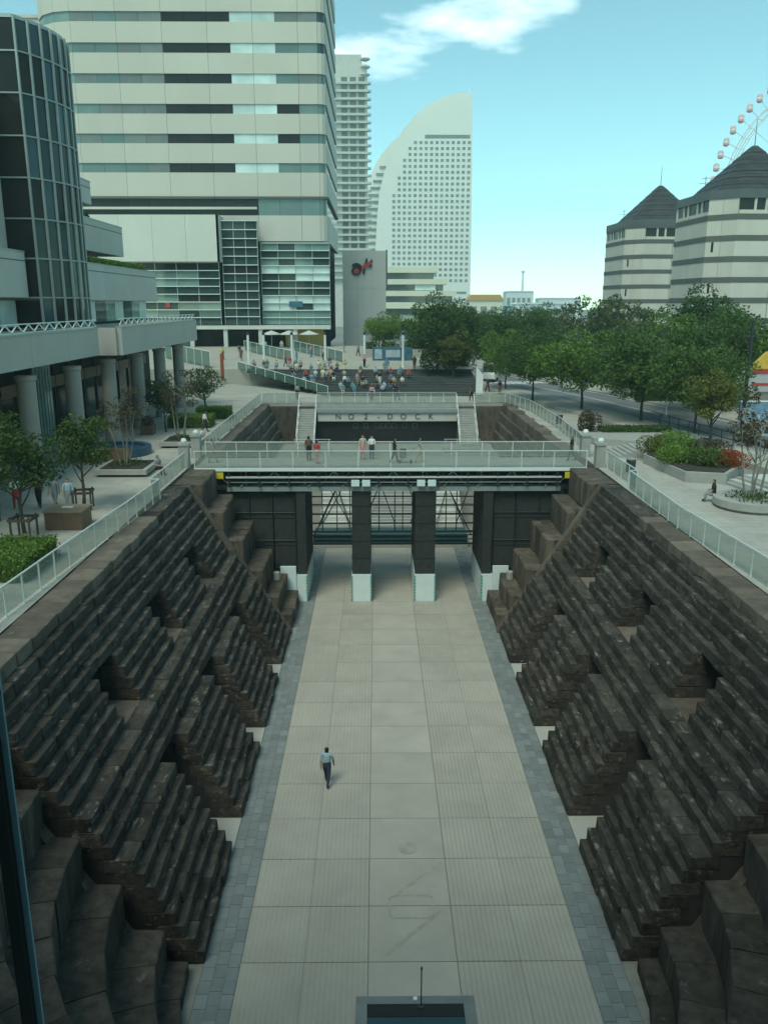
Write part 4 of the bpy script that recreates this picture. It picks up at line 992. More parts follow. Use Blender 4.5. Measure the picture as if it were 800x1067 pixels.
par = thing('parasol', 'x', 'parasol', (0, 0, 0), group='white parasols outside the tower', local=True)
MB().tube((0, 0, 0), (0, 0, 2.4), .03).build('pole', 'white', par)
MB().lathe([(1.5, 2.0), (1.5, 2.08), (.1, 2.6), (0, 2.62)], n=8).build('canopy', 'concl', par)
for i, (x, lab) in enumerate(((-17.2, 'leftmost white parasol by the shop front'), (-14.5, 'middle white parasol by the shop front'), (-11.4, 'white parasol in front of the yellow shop wall'))):
    if i == 0: par.location = (x, 128.6, 12.82); par['label'] = lab
    else: copy_tree(par, (x, 128.6, 12.82), label=lab)

# ------------------------------------------------------------------ vegetation
def rnd_unit(rr):
    while True:
        v = Vector((rr.uniform(-1, 1), rr.uniform(-1, 1), rr.uniform(-1, 1)))
        if .05 < v.length < 1: return v.normalized()
def leaves(mb, c, rad3, n, size, rr, shell=.55):
    c = Vector(c)
    for _ in range(n):
        u = rnd_unit(rr); d = shell + (1 - shell) * rr.random() ** .6
        p = c + Vector((u.x * rad3[0] * d, u.y * rad3[1] * d, u.z * rad3[2] * d))
        nrm = (u * .7 + rnd_unit(rr)).normalized(); a = nrm.orthogonal().normalized(); b = nrm.cross(a)
        t = rr.uniform(0, 6.283); a, b = a * math.cos(t) + b * math.sin(t), b * math.cos(t) - a * math.sin(t)
        s = size * rr.uniform(.6, 1.3)
        o = len(mb.v); mb.v += [tuple(p - a * s), tuple(p + b * s * .55), tuple(p + a * s), tuple(p - b * s * .55)]; mb.f.append((o, o + 1, o + 2, o + 3))
def make_tree(label, H, trunk_h, cr, m, bark='bark', clumps=26, per=190, leaf=.2, seed=1, stems=1, flat=.75, group='trees', spread=1.0, tr=.16, cl=(.3, .46)):
    rr = random.Random(seed)
    o = thing('broadleaf_tree', label, 'tree', (0, 0, 0), group=group, local=True)
    t = MB(); cz = trunk_h + (H - trunk_h) * .5; rz = (H - trunk_h) * .5
    cen = []
    for i in range(clumps):
        while True:
            u = rnd_unit(rr); d = rr.random() ** .45
            p = Vector((u.x * cr * d, u.y * cr * d, cz + u.z * rz * d * (.98 if u.z > 0 else flat)))
            if all((p - q[0]).length > cr * .22 for q in cen[-30:]) or rr.random() < .1: break
        cen.append((p, cr * rr.uniform(*cl)))
    for sidx in range(stems):
        ang = 6.283 * sidx / stems; off = Vector((math.cos(ang), math.sin(ang), 0)) * (.28 if stems > 1 else 0)
        pts = [off.copy()]
        for k in range(1, 5): pts.append(off * (1 + .5 * k * spread) + Vector((rr.uniform(-.1, .1), rr.uniform(-.1, .1), (trunk_h + (H - trunk_h) * .45) * k / 4)))
        r0 = tr / math.sqrt(stems)
        for k in range(4): t.tube(pts[k], pts[k + 1], r0 * (1 - .17 * k), r0 * (1 - .17 * (k + 1)), 7)
        top = pts
        for i, (p, r) in enumerate(cen):
            if i % stems != sidx or i % 2: continue
            zb = min(max(trunk_h * .75, p.z - rr.uniform(.8, 1.8)), pts[-1].z * .98); f = zb / pts[-1].z * 4; k = min(3, int(f)); a = pts[k].lerp(pts[k + 1], f - k)
            midp = a.lerp(p, .55) + Vector((0, 0, -.15)); t.tube(a, midp, r0 * .42, r0 * .28, 5); t.tube(midp, p, r0 * .28, r0 * .1, 5)
    t.build('trunk', bark, o)
    c = MB()
    for p, r in cen: leaves(c, p, (r, r, r * .72), per, leaf, rr)
    cro = c.build('crown', m, o)
    return o
_protos = []
def plant_copy(proto, loc, label, rz=0, sc=1.0):
    if proto not in _protos:
        _protos.append(proto); proto.location = loc; proto.rotation_euler = (0, 0, rz); proto.scale = (sc, sc, sc) if not isinstance(sc, tuple) else sc; proto['label'] = label; return proto
    return copy_tree(proto, loc, rz, sc, label)
tA = make_tree('x', 9.6, 2.0, 4.7, 'leaf', seed=3, clumps=56, per=250, leaf=.16, group='street trees by the dock', cl=(.24, .4))
tB = make_tree('x', 10.6, 1.1, 5.2, 'leafdark', seed=8, clumps=52, per=250, leaf=.19, group='street trees by the dock', tr=.25, cl=(.22, .38))
tC = make_tree('x', 9.5, 2.6, 4.2, 'leafpale', seed=13, clumps=44, per=110, leaf=.17, group='street trees by the dock', cl=(.18, .3))
tD = make_tree('x', 6.2, 1.9, 2.2, 'leafyellow', seed=21, clumps=24, per=200, leaf=.13, group='street trees by the dock')
tE = make_tree('x', 4.9, 1.7, 1.6, 'leafdark', seed=31, clumps=26, per=120, leaf=.09, group='small plaza trees', tr=.1)
tF = make_tree('x', 5.6, 2.0, 1.5, 'leafmaroon', 'barkpale', seed=41, clumps=22, per=70, leaf=.075, group='slender planter trees', stems=4, tr=.13, cl=(.22, .36))
tG = make_tree('x', 9.4, 2.0, 4.8, 'leafbright', seed=51, clumps=52, per=230, leaf=.17, group='street trees by the dock', cl=(.22, .38))
TL = [(tB, (6.6, 104.0, 9.5), 'big dark tree shading the right end of the seating steps', .3, (.74, .74, .98)), (tB, (10.4, 110, 9.4), 'large dark tree behind the yellowish one near the seating steps', 1.6, (.7, .7, .92)),
      (tD, (8.4, 101.5, 9.2), 'yellowish reddish tree in front of the big dark trees', 0, 1.12), (tG, (0.2, 122, 12.4), 'light green tree rising behind the long planter wall', 1.0, .62), (tG, (5.6, 122, 12.4), 'second light green tree behind the planter wall, right of the other', 2.2, .62),
      (tA, (15.6, 87.5, 9.4), 'street tree nearest the far corner of the dock on the right', .4, (.82, .82, .74)), (tG, (18.9, 79.5, 9.45), 'middle tree of the right pavement row, its dark trunk showing', 1.4, (.95, .95, .80)), (tA, (22.2, 71.5, 9.45), 'spreading tree nearest the red shrub on the right pavement', 2.6, (.98, .98, .78)),
      (tD, (22.9, 58.0, 9.45), 'small yellow green tree behind the shrub bed on the right', 1.0, .86), (tA, (24.3, 64.5, 9.45), 'leafy tree between the road and the shrub bed', 3.4, (.76, .76, .7)),
      (tG, (14.5, 99, 9.4), 'street tree behind the corner tree beside the road', 4.0, (.75, .75, .74)), (tB, (17.5, 122, 9.4), 'dark tree overhanging the road where it disappears', 2.0, .82), (tA, (21.5, 132, 9.3), 'tree beyond the road bend below the skyline', .5, 1.0),
      (tC, (27.5, 108, 9.4), 'airy pale tree left of the octagonal towers', .2, 1.22), (tC, (32.5, 112, 9.4), 'airy pale tree close against the further octagonal tower', 2.5, 1.15), (tB, (38.5, 100, 9.4), 'round dark tree standing before the octagonal towers', 1.1, 1.06),
      (tG, (31.5, 94, 9.4), 'bright green tree between the road and the octagonal towers', .8, .96), (tA, (35.0, 84, 9.4), 'green tree across the road below the nearer octagonal tower', 2.1, 1.0), (tG, (40.5, 80, 9.4), 'bright green tree across the road at the right', 3.0, .98),
      (tC, (45.5, 86, 9.4), 'airy tree at the right edge below the nearer octagonal tower', 1.3, 1.12), (tA, (29.5, 78.5, 9.4), 'tree on the far pavement directly behind the road', 5.0, .86), (tC, (27.0, 90, 9.4), 'second tree on the far pavement behind the road', 5.6, .92), (tC, (41, 70, 9.4), 'loose tree behind the billboard', .9, .98),
      (tB, (48, 96, 9.4), 'dark tree far right under the nearer octagonal tower', 3.9, .9), (tB, (30, 150, 9.2), 'distant dark tree in the gap below the skyline', .7, .9), (tB, (14, 160, 9.2), 'distant dark tree behind the traffic signal', 2.7, .95), (tA, (22, 175, 9.2), 'distant green tree at the foot of the skyline gap', 1.7, .9),
      (tE, (-17.0, 35.7, PZ), 'dark leafy plaza tree with wooden guard, nearest the left edge', .4, 1.06), (tE, (-16.2, 41.1, PZ), 'leaning plaza tree with wooden guard beside the granite box', 2.0, 1.0), (tE, (-16.2, 72.5, PZ), 'green plaza tree above the clipped hedges beyond the columns', 4.1, 1.0), (tE, (-18.4, 67.0, PZ), 'small tree among the hedges near the last columns', 5.2, .9), (tE, (-19.5, 38.6, PZ), 'dark tree against the arcade columns at the left edge', 3.0, 1.1),
      (tF, (-16.8, 50.5, PZ + .4), 'slender many-stemmed tree in the nearer left planter', .5, .95), (tF, (-15.6, 60.6, PZ + .4), 'slender many-stemmed tree in the farther left planter', 2.4, .98), (tF, (18.5, 41.2, PZ + .4), 'slender many-stemmed tree in the round planter at the right edge', 1.3, 1.08)]
for p, loc, lab, rz, sc in TL: plant_copy(p, loc, lab, rz, sc)
# wooden tree guards
gd = thing('tree_guard', 'x', 'tree guard', (0, 0, 0), group='wooden tree guards', local=True)
for sx in (-1, 1):
    for sy in (-1, 1): MB().box(sx * .42 - .04, sx * .42 + .04, sy * .42 - .04, sy * .42 + .04, 0, 1.05).build('stake', 'bark', gd)
for sy in (-1, 1): MB().box(-.52, .52, sy * .46 - .04, sy * .46 + .04, .85, .97).build('crossbar', 'bark', gd)
for sx in (-1, 1): MB().box(sx * .46 - .04, sx * .46 + .04, -.415, .415, .84, .96).build('crossbar', 'bark', gd)
gd.location = (-17.0, 35.7, PZ); gd['label'] = 'dark wooden guard round the tree nearest the left edge'
copy_tree(gd, (-16.2, 41.1, PZ), .2, label='dark wooden guard round the tree beside the granite box')
# clipped shrubs and hedges
def shrub(loc, r3, m, label, n=1500, leaf=.07, group='rounded shrubs', name='shrub', seed=0):
    rr = random.Random(seed + int(loc[0] * 100)); o = thing(name, label, 'shrub', loc, group=group, local=True)
    mb = MB(); bumps = 7
    for i in range(bumps):
        u = rnd_unit(rr); leaves(mb, (u.x * r3[0] * .42, u.y * r3[1] * .42, r3[2] * .45 + u.z * r3[2] * .15), (r3[0] * .62, r3[1] * .62, r3[2] * .55), n // bumps, leaf, rr, .8)
    mb.build('foliage', m, o)
    st = MB()
    for i in range(5): st.tube((0, 0, -.05), (rr.uniform(-.5, .5) * r3[0], rr.uniform(-.5, .5) * r3[1], r3[2] * .6), .03, .012, 5)
    st.build('stems', 'bark', o); return o
def hedge(x0, x1, y0, y1, z0, z1, m, label, leaf=.06, dens=190):
    rr = random.Random(int(x0 * 31 + y0)); o = thing('hedge', label, 'hedge', ((x0 + x1) / 2, (y0 + y1) / 2, z0), group='clipped hedges')
    B('inner_growth', 'leafdark', o, x0 + .1, x1 - .1, y0 + .1, y1 - .1, z0, z1 - .1)
    mb = MB(); dx, dy, dz = x1 - x0, y1 - y0, z1 - z0
    for (A, n) in (((0, 0, 1), dx * dy), ((0, -1, 0), dx * dz), ((1, 0, 0), dy * dz), ((-1, 0, 0), dy * dz)):
        for _ in range(int(n * dens)):
            p = Vector((rr.uniform(x0, x1), rr.uniform(y0, y1), rr.uniform(z0, z1)))
            if A[2]: p.z = z1 + rr.uniform(-.1, .05)
            elif A[1]: p.y = y0 + rr.uniform(-.05, .1)
            elif A[0] > 0: p.x = x1 + rr.uniform(-.1, .05)
            else: p.x = x0 + rr.uniform(-.05, .1)
            leaves(mb, p, (.01, .01, .01), 1, leaf, rr)
    mb.build('foliage', m, o); return o
hedge(-17.6, -14.35, 29.4, 32.9, PZ, PZ + .95, 'leafbright', 'bright clipped hedge beside the left balustrade nearest the viewer')
hedge(-18.8, -15.2, 69.0, 71.6, PZ, PZ + 1.0, 'leafbright', 'nearer of two low hedges past the arcade columns')
hedge(-17.6, -14.6, 74.6, 77.0, PZ, PZ + 1.0, 'leafbright', 'farther of two low hedges past the arcade columns')
hedge(16.6, 22.0, 63.2, 64.8, PZ, PZ + .85, 'leaf', 'long dark green hedge beside the right pavement', leaf=.08)
hedge(26.5, 34.0, 86.0, 87.6, 9.5, 10.6, 'leafdark', 'dark hedge on the far side of the road', leaf=.1, dens=110)
bed = thing('shrub_bed', 'low concrete walled shrub bed on the right plaza', 'planter', (18.6, 51, PZ))
bp = [(17.2, 47.2), (19.4, 46.6), (21.6, 49.6), (21.2, 55.4), (18.4, 56.4), (16.6, 53.2)]
MB().prism(bp, PZ + .004, PZ + .62).build('wall', 'conc', bed); MB().prism([(18.9 + (x - 18.9) * .93, 51.5 + (y - 51.5) * .93) for x, y in bp], PZ + .622, PZ + .68).build('soil', 'soil', bed)
SH = [((17.7, 50.3), (1.15, 1.15, 1.2), 'leafbright', 'front bright green mound in the right shrub bed'), ((19.3, 49.3), (1.2, 1.2, 1.25), 'leaf', 'front dark green mound in the right shrub bed'), ((20.5, 48.9), (1.0, .9, 1.1), 'leafred', 'orange red azalea mound at the near end of the shrub bed'),
      ((18.4, 52.2), (1.4, 1.3, 1.45), 'leafbright', 'middle green mound in the right shrub bed'), ((20.3, 51.6), (1.3, 1.3, 1.4), 'leafmaroon', 'brownish mound behind the orange azalea'), ((17.6, 54.0), (1.1, 1.1, 1.3), 'leafyellow', 'yellow mound at the far left of the shrub bed'), ((19.4, 54.4), (1.4, 1.2, 1.7), 'leafbright', 'tallest green mound at the back of the shrub bed')]
for (x, y), r3, m, lab in SH: shrub((x, y, PZ + .6), (r3[0] * 1.2, r3[1] * 1.2, r3[2] * .85), m, lab, n=2600)
pl2 = thing('curved_planter', 'low curved concrete planter wall by the far right balustrade', 'planter', (16.5, 62, PZ))
MB().prism([(15.2, 60.5), (18.6, 58.6), (22.4, 61.2), (22.4, 65.2), (16.2, 65.4), (14.9, 68.5), (14.6, 66)], PZ + .004, PZ + .5).build('wall', 'conc', pl2)
shrub((15.8, 64.2, PZ + .48), (1.0, 1.5, 1.5), 'leafmaroon', 'dark red rounded shrub at the far end of the right planter', n=2600)
for k, (x, y) in enumerate(((1.0, 119.2), (3.6, 119.4), (6.2, 119.2), (-1.4, 119.3))): shrub((x, y, 13.05), (1.5, 1.0, 1.1), 'leaf', ['green shrub above the picture board', 'green shrub right of the picture board on the white planter', 'rightmost green shrub on the white planter', 'leftmost green shrub on the white planter'][k], n=900, leaf=.12)
for k, (y, r) in enumerate(((78.2, .75), (80.2, .8), (82.2, .7))): shrub((-28.9, y, 26.75), (r, r * 1.3, 1.1), 'leafdark', ['nearest round shrub on the upper terrace of the arcade building', 'middle round shrub on the upper terrace of the arcade building', 'farthest round shrub on the upper terrace of the arcade building'][k], n=700, leaf=.1, group='terrace shrubs')
hedge(-27.6, -26.5, 70, 92.5, 22.4, 23.5, 'leafbright', 'long strip of greenery on the middle terrace of the arcade building', leaf=.12, dens=60)
shrub((-27.0, 93.8, 22.5), (.8, 1.2, 1.2), 'leafyellow', 'yellowish shrub at the far end of the middle terrace', n=700, leaf=.1, group='terrace shrubs')

# ------------------------------------------------------------------ plaza furniture
gb = thing('granite_box', 'brown granite box with bright plaque on top beside the left balustrade', 'monument', (-15.7, 37.6, PZ))
for i in range(2): B('side_slab', 'bronze', gb, -16.55 + .86 * i, -15.7 + .86 * i, 36.9, 38.3, PZ + .004, PZ + .85)
B('top_slab', 'bronzetop', gb, -16.6, -14.79, 36.85, 38.35, PZ + .853, PZ + .93); B('plaque', 'white', gb, -15.95, -15.45, 37.5, 37.75, PZ + .933, PZ + .97)
def square_planter(x0, x1, y0, y1, label):
    o = thing('bench_planter', label, 'planter', ((x0 + x1) / 2, (y0 + y1) / 2, PZ), group='low bench planters')
    MB().box(x0, x1, y0, y1, PZ + .15, PZ + .45).build('kerb', 'conc', o); MB().box(x0 + .3, x1 - .3, y0 + .3, y1 - .3, PZ + .004, PZ + .148).build('plinth', 'dark', o); B('soil', 'soil', o, x0 + .3, x1 - .3, y0 + .3, y1 - .3, PZ + .452, PZ + .5)
    rr = random.Random(int(y0)); mb = MB(); leaves(mb, ((x0 + x1) / 2, (y0 + y1) / 2, PZ + .5), ((x1 - x0) * .4, (y1 - y0) * .4, .3), 900, .07, rr, .2); mb.build('ground_cover', 'leafdark', o)
square_planter(-18.3, -15.1, 48.9, 52.3, 'low bench planter with a slender tree, nearer of the two on the left plaza')
square_planter(-17.0, -14.2, 59.2, 62.2, 'low bench planter with a slender tree, farther of the two on the left plaza')
rp = thing('round_planter', 'round low planter with a slender tree at the right edge of the plaza', 'planter', (18.5, 41.2, PZ))
MB().lathe([(1.75, .0), (1.75, .12), (1.95, .14), (1.95, .5), (1.55, .5), (1.55, .46)], (18.5, 41.2), 24, PZ + .004).build('kerb', 'conc', rp)
rr = random.Random(9); mb = MB(); leaves(mb, (18.5, 41.2, PZ + .5), (1.4, 1.4, .3), 900, .07, rr, .2); mb.build('ground_cover', 'leafdark', rp)
bp2 = thing('round_pool', 'round blue tiled pool between the arcade columns and the left planter', 'pool', (-19.0, 57, PZ))
MB().lathe([(2.3, 0), (2.3, .55), (1.9, .55), (1.9, .35)], (-19.3, 57.0), 28, PZ + .004).build('rim', 'bluetile', bp2); MB().lathe([(1.89, 0), (1.89, .3), (0, .31)], (-19.3, 57.0), 28, PZ + .01).build('water', 'wblue', bp2)
B('wall', 'bronze', bp2, -21.2, -17.6, 53.9, 54.2, PZ + .004, PZ + .9)
for i, (x, y, lab) in enumerate(((-19.6, 66.0, 'dark red planter box beside the fourth arcade column'), (-19.4, 73.2, 'dark red planter box beside the fifth arcade column'))):
    o = thing('planter_box', lab, 'planter', (x, y, PZ), group='dark planter boxes')
    B('box', 'bronze', o, x - .5, x + .5, y - .5, y + .5, PZ + .004, PZ + .75); rr = random.Random(i); mb = MB(); leaves(mb, (x, y, PZ + 1.05), (.55, .55, .5), 500, .07, rr, .3); mb.build('foliage', 'leafmaroon', o)
ab = thing('sandwich_board', 'white sandwich board leaning by the arcade columns', 'sign', (-19.2, 70.4, PZ), local=True)
MB().add([(-.3, -.25, 0), (.3, -.25, 0), (.3, 0, 1.1), (-.3, 0, 1.1), (-.3, -.2, 0), (.3, -.2, 0), (.3, .04, 1.1), (-.3, .04, 1.1)], [(0, 1, 2, 3), (7, 6, 5, 4), (0, 4, 5, 1), (1, 5, 6, 2), (2, 6, 7, 3), (3, 7, 4, 0)]).build('panel', 'white', ab); MB().bar((-.25, .3, 0), (-.25, .03, 1.0), .03, .03).build('leg', 'darkmetal', ab); MB().bar((.25, .3, 0), (.25, .03, 1.0), .03, .03).build('leg', 'darkmetal', ab)
st = thing('plaza_steps', 'short flight of wide steps at the right edge of the plaza', 'steps', (21, 44, PZ))
for k in range(4): MB().prism([(19.3 + .42 * k, 47.0), (20.0 + .42 * k, 43.6), (22.0 + .3 * k, 42.6), (26, 42.6), (26, 47.0)], PZ + .004 + .13 * k, PZ + .13 * (k + 1)).build('step', 'concl' if k % 2 else 'conc', st)
st = thing('plaza_steps', 'narrow flight of steps left of the shrub bed on the right plaza', 'steps', (17, 57, PZ))
for k in range(5): B('step', 'conc', st, 15.6 + .35 * k, 19, 55.2 + .1 * k, 58.3, PZ + .004 + .1 * k, PZ + .1 * (k + 1))
bin_ = thing('litter_bin', 'x', 'bin', (14.9, 50.3, PZ), group='litter bins', local=True)
MB().lathe([(.28, 0), (.3, .75), (.26, .8)], n=12).build('body', 'darkmetal', bin_); MB().lathe([(.31, .802), (.31, .88), (.1, .92)], n=12).build('lid', 'steel', bin_)
bin_['label'] = 'dark litter bin by the right balustrade near the footbridge'
copy_tree(bin_, (15.0, 71.5, PZ), label='dark litter bin beyond the footbridge by the red shrub')

# billboard and signs at the right edge
bb = thing('billboard', 'street billboard with grey panel, mountain print and yellow topper at the right edge', 'sign', (31, 66, 9.4))
for x in (29.0, 33.4): MB().tube((x, 66.6, 9.4), (x, 66.6, 14.6), .12).build('post', 'darkmetal', bb)
B('upper_panel', 'signgrey', bb, 28.7, 34.0, 66.2, 66.45, 12.55, 14.2); B('upper_stripe', 'red', bb, 28.7, 34.0, 66.15, 66.19, 14.0, 14.35)
B('panel_text', 'red', bb, 29.2, 30.9, 66.16, 66.19, 13.05, 13.25)
MB().yprism([(31.3, 13.3), (32.5, 12.4), (33.7, 13.3), (32.5, 14.2)], 66.08, 66.17).build('diamond', 'signgreen', bb)
B('lower_panel', 'mountain', bb, 28.5, 34.0, 66.15, 66.4, 10.2, 11.7); B('lower_edge', 'white', bb, 28.5, 34.0, 66.1, 66.42, 11.72, 11.82)
yp = [(29.3 + (1.5 if i in (2, 3, 4, 5) else 1.2) * 0 + x, 14.37 + z) for i, (x, z) in enumerate(((0, 0), (.1, .5), (.5, .9), (.9, 1.3), (1.5, 1.55), (2.1, 1.5), (2.6, 1.2), (3.2, 1.3), (3.8, 1.0), (4.2, .5), (4.3, 0)))]
MB().yprism(yp, 66.1, 66.6).build('topper', 'yellow', bb)
MB().lathe([(.3, 0), (.36, .85), (.42, .88), (.3, 1.1)], (31.6, 65.95), 12, 14.6).build('topper_mug', 'cream', bb)
sp = thing('utility_pole', 'dark utility pole standing beside the billboard', 'pole', (27.6, 63.5, 9.4), local=True)
MB().tube((0, 0, 0), (0, 0, 8.8), .16, .11, 8).build('shaft', 'darkmetal', sp); MB().box(-.7, .7, -.06, .06, 7.6, 7.72).build('arm', 'darkmetal', sp)
MB().box(-.25, .25, -.3, -.1, 1.2, 2.2).build('cabinet', 'conc', sp)
rl = thing('road_lamp', 'x', 'lamp', (0, 0, 0), group='white poles along the road', local=True)
MB().tube((0, 0, 0), (0, 0, 4.6), .07, .05, 8).build('shaft', 'white', rl); MB().lathe([(.12, 0), (.2, .15), (.2, .4), (.05, .5)], n=10, z=4.6).build('lamp_head', 'white', rl); MB().lathe([(.14, 0), (.14, .3)], n=10).build('base', 'white', rl)
rl.location = (25.2, 66.8, 9.5); rl['label'] = 'white pole between the shrub bed tree and the road'
copy_tree(rl, (25.6, 75.0, 9.4), label='white pole by the far hedge across the road')
ts = thing('traffic_signal', 'traffic signal showing green below a white sign above the road', 'traffic light', (14.9, 117, 9.3), local=True)
MB().tube((0, 0, 0), (0, 0, 6.0), .1, .08, 8).build('pole', 'steel', ts); MB().bar((0, 0, 5.4), (-1.4, 0, 5.5), .08, .08).build('arm', 'steel', ts)
MB().box(-1.9, -.7, -.15, .15, 5.0, 5.4).build('housing', 'darkmetal', ts); MB().lathe([(.16, 0), (.16, .06)], n=12).build('green_lens', 'signal', ts, loc=(-1.6, -.16, 5.2)).rotation_euler = (rad(90), 0, 0); MB().box(-1.9, -.3, -.05, .05, 5.55, 6.05).build('sign_plate', 'white', ts)
fp = thing('pennant_banner', 'tall white pennant banner at the far right corner of the dock', 'banner', (9.9, 90.5, PZ), local=True)
MB().tube((0, 0, 0), (0, 0, 3.6), .03).build('pole', 'white', fp); MB().yprism([(.03, .4), (.75, .5), (.75, 2.7), (.03, 3.5)], -.012, .012).build('cloth', 'white', fp)
rg = thing('guard_rail', 'dark metal guard rail between the right pavement and the road', 'railing', (26, 60, 9.5))
pts = [(27.0, 40, 9.5), (26.5, 50, 9.5), (24.6, 58, 9.5), (22.6, 70, 9.5)]
for a, b in zip(pts, pts[1:]):
    a = Vector(a); b = Vector(b); n = round((b - a).length / 1.6)
    for zz in (.45, .95): MB().bar(a + Vector((0, 0, zz)), b + Vector((0, 0, zz)), .05, .06).build('rail', 'darkmetal', rg)
    for i in range(n): p = a.lerp(b, i / n); MB().tube(p, p + Vector((0, 0, 1.0)), .035).build('post', 'darkmetal', rg)

# ------------------------------------------------------------------ vehicles
def car(name, label, cat, loc, rz, L_, Wd, prof, glassp, paint, group):
    o = thing(name, label, cat, loc, group=group, local=True); o.rotation_euler = (0, 0, rz)
    bm = bmesh.new(); hw = Wd / 2
    vs = [[bm.verts.new((sx * (hw - (.12 if z > .95 else 0)), y, z)) for y, z in prof] for sx in (-1, 1)]
    n = len(prof); bm.faces.new(vs[0]); bm.faces.new(list(reversed(vs[1])))
    for i in range(n): bm.faces.new((vs[0][i], vs[1][i], vs[1][(i + 1) % n], vs[0][(i + 1) % n]))
    bmesh.ops.recalc_face_normals(bm, faces=bm.faces); bmesh.ops.bevel(bm, geom=list(bm.edges), offset=.06, segments=2, affect='EDGES')
    me = bpy.data.meshes.new('body'); bm.to_mesh(me); bm.free(); me.materials.append(M[paint]); link('body', me, o)
    for sx in (-1, 1): MB().xprism(glassp, min(sx * (hw - .1), sx * (hw - .085)), max(sx * (hw - .1), sx * (hw - .085)) ).build('side_window', 'carglass', o)
    (y0, z0), (y1, z1) = prof[-3] if False else (prof[3], prof[4])
    d = Vector((0, y1 - y0, z1 - z0)); nn = Vector((0, -d.z, d.y)).normalized() * -.02
    a = Vector((0, y0, z0)) + d * .1 ; b = Vector((0, y0, z0)) + d * .9
    MB().add([a + Vector((-hw + .25, 0, 0)) - nn, a + Vector((hw - .25, 0, 0)) - nn, b + Vector((hw - .28, 0, 0)) - nn, b + Vector((-hw + .28, 0, 0)) - nn, a + Vector((-hw + .25, 0, 0)) + nn, a + Vector((hw - .25, 0, 0)) + nn, b + Vector((hw - .28, 0, 0)) + nn, b + Vector((-hw + .28, 0, 0)) + nn], [(0, 1, 2, 3), (7, 6, 5, 4), (0, 4, 5, 1), (1, 5, 6, 2), (2, 6, 7, 3), (3, 7, 4, 0)]).build('windscreen', 'carglass', o)
    for sx in (-1, 1):
        for yy in (-L_ * .3, L_ * .31):
            w = MB().tube((sx * (hw - .2), yy, .32), (sx * (hw + .01), yy, .32), .32, n=16).build('wheel', 'tyre', o); MB().tube((sx * (hw), yy, .32), (sx * (hw + .025), yy, .32), .19, n=12).build('rim', 'carsilver', w)
        MB().box(sx * (hw - .35) - .16, sx * (hw - .35) + .16, prof[0][0] - .03, prof[0][0] + .05, .62, .78).build('headlight', 'lamp', o)
    MB().box(-hw + .1, hw - .1, prof[0][0] - .06, prof[0][0] + .1, .28, .42).build('bumper', 'darkmetal', o)
carp = [(-2.1, .3), (-2.12, .72), (-1.95, .82), (-1.05, .92), (-.45, 1.42), (.95, 1.46), (1.65, .98), (2.1, .9), (2.12, .32)]
carg = [(-.85, .96), (-.4, 1.34), (.9, 1.38), (1.4, .98)]
vanp = [(-2.3, .35), (-2.32, 1.0), (-2.22, 1.12), (-2.1, 1.2), (-1.75, 2.15), (2.2, 2.2), (2.32, 1.9), (2.35, .4)]
vang = [(-1.85, 1.25), (-1.55, 2.0), (1.9, 2.02), (1.9, 1.25)]
car('van', 'white van coming down the road toward the dock', 'van', (14.2, 111.0, RZ + .01), rad(-14), 4.6, 1.9, vanp, vang, 'carwhite', 'vehicles on the road')
car('car', 'silver car on the road behind the small yellow green tree', 'car', (27.4, 59.5, RZ + .01), rad(13), 4.2, 1.75, carp, carg, 'carsilver', 'vehicles on the road')
car('car', 'white car on the road left of the utility pole', 'car', (29.8, 62.0, RZ + .01), rad(193), 4.2, 1.75, carp, carg, 'carwhite', 'vehicles on the road')

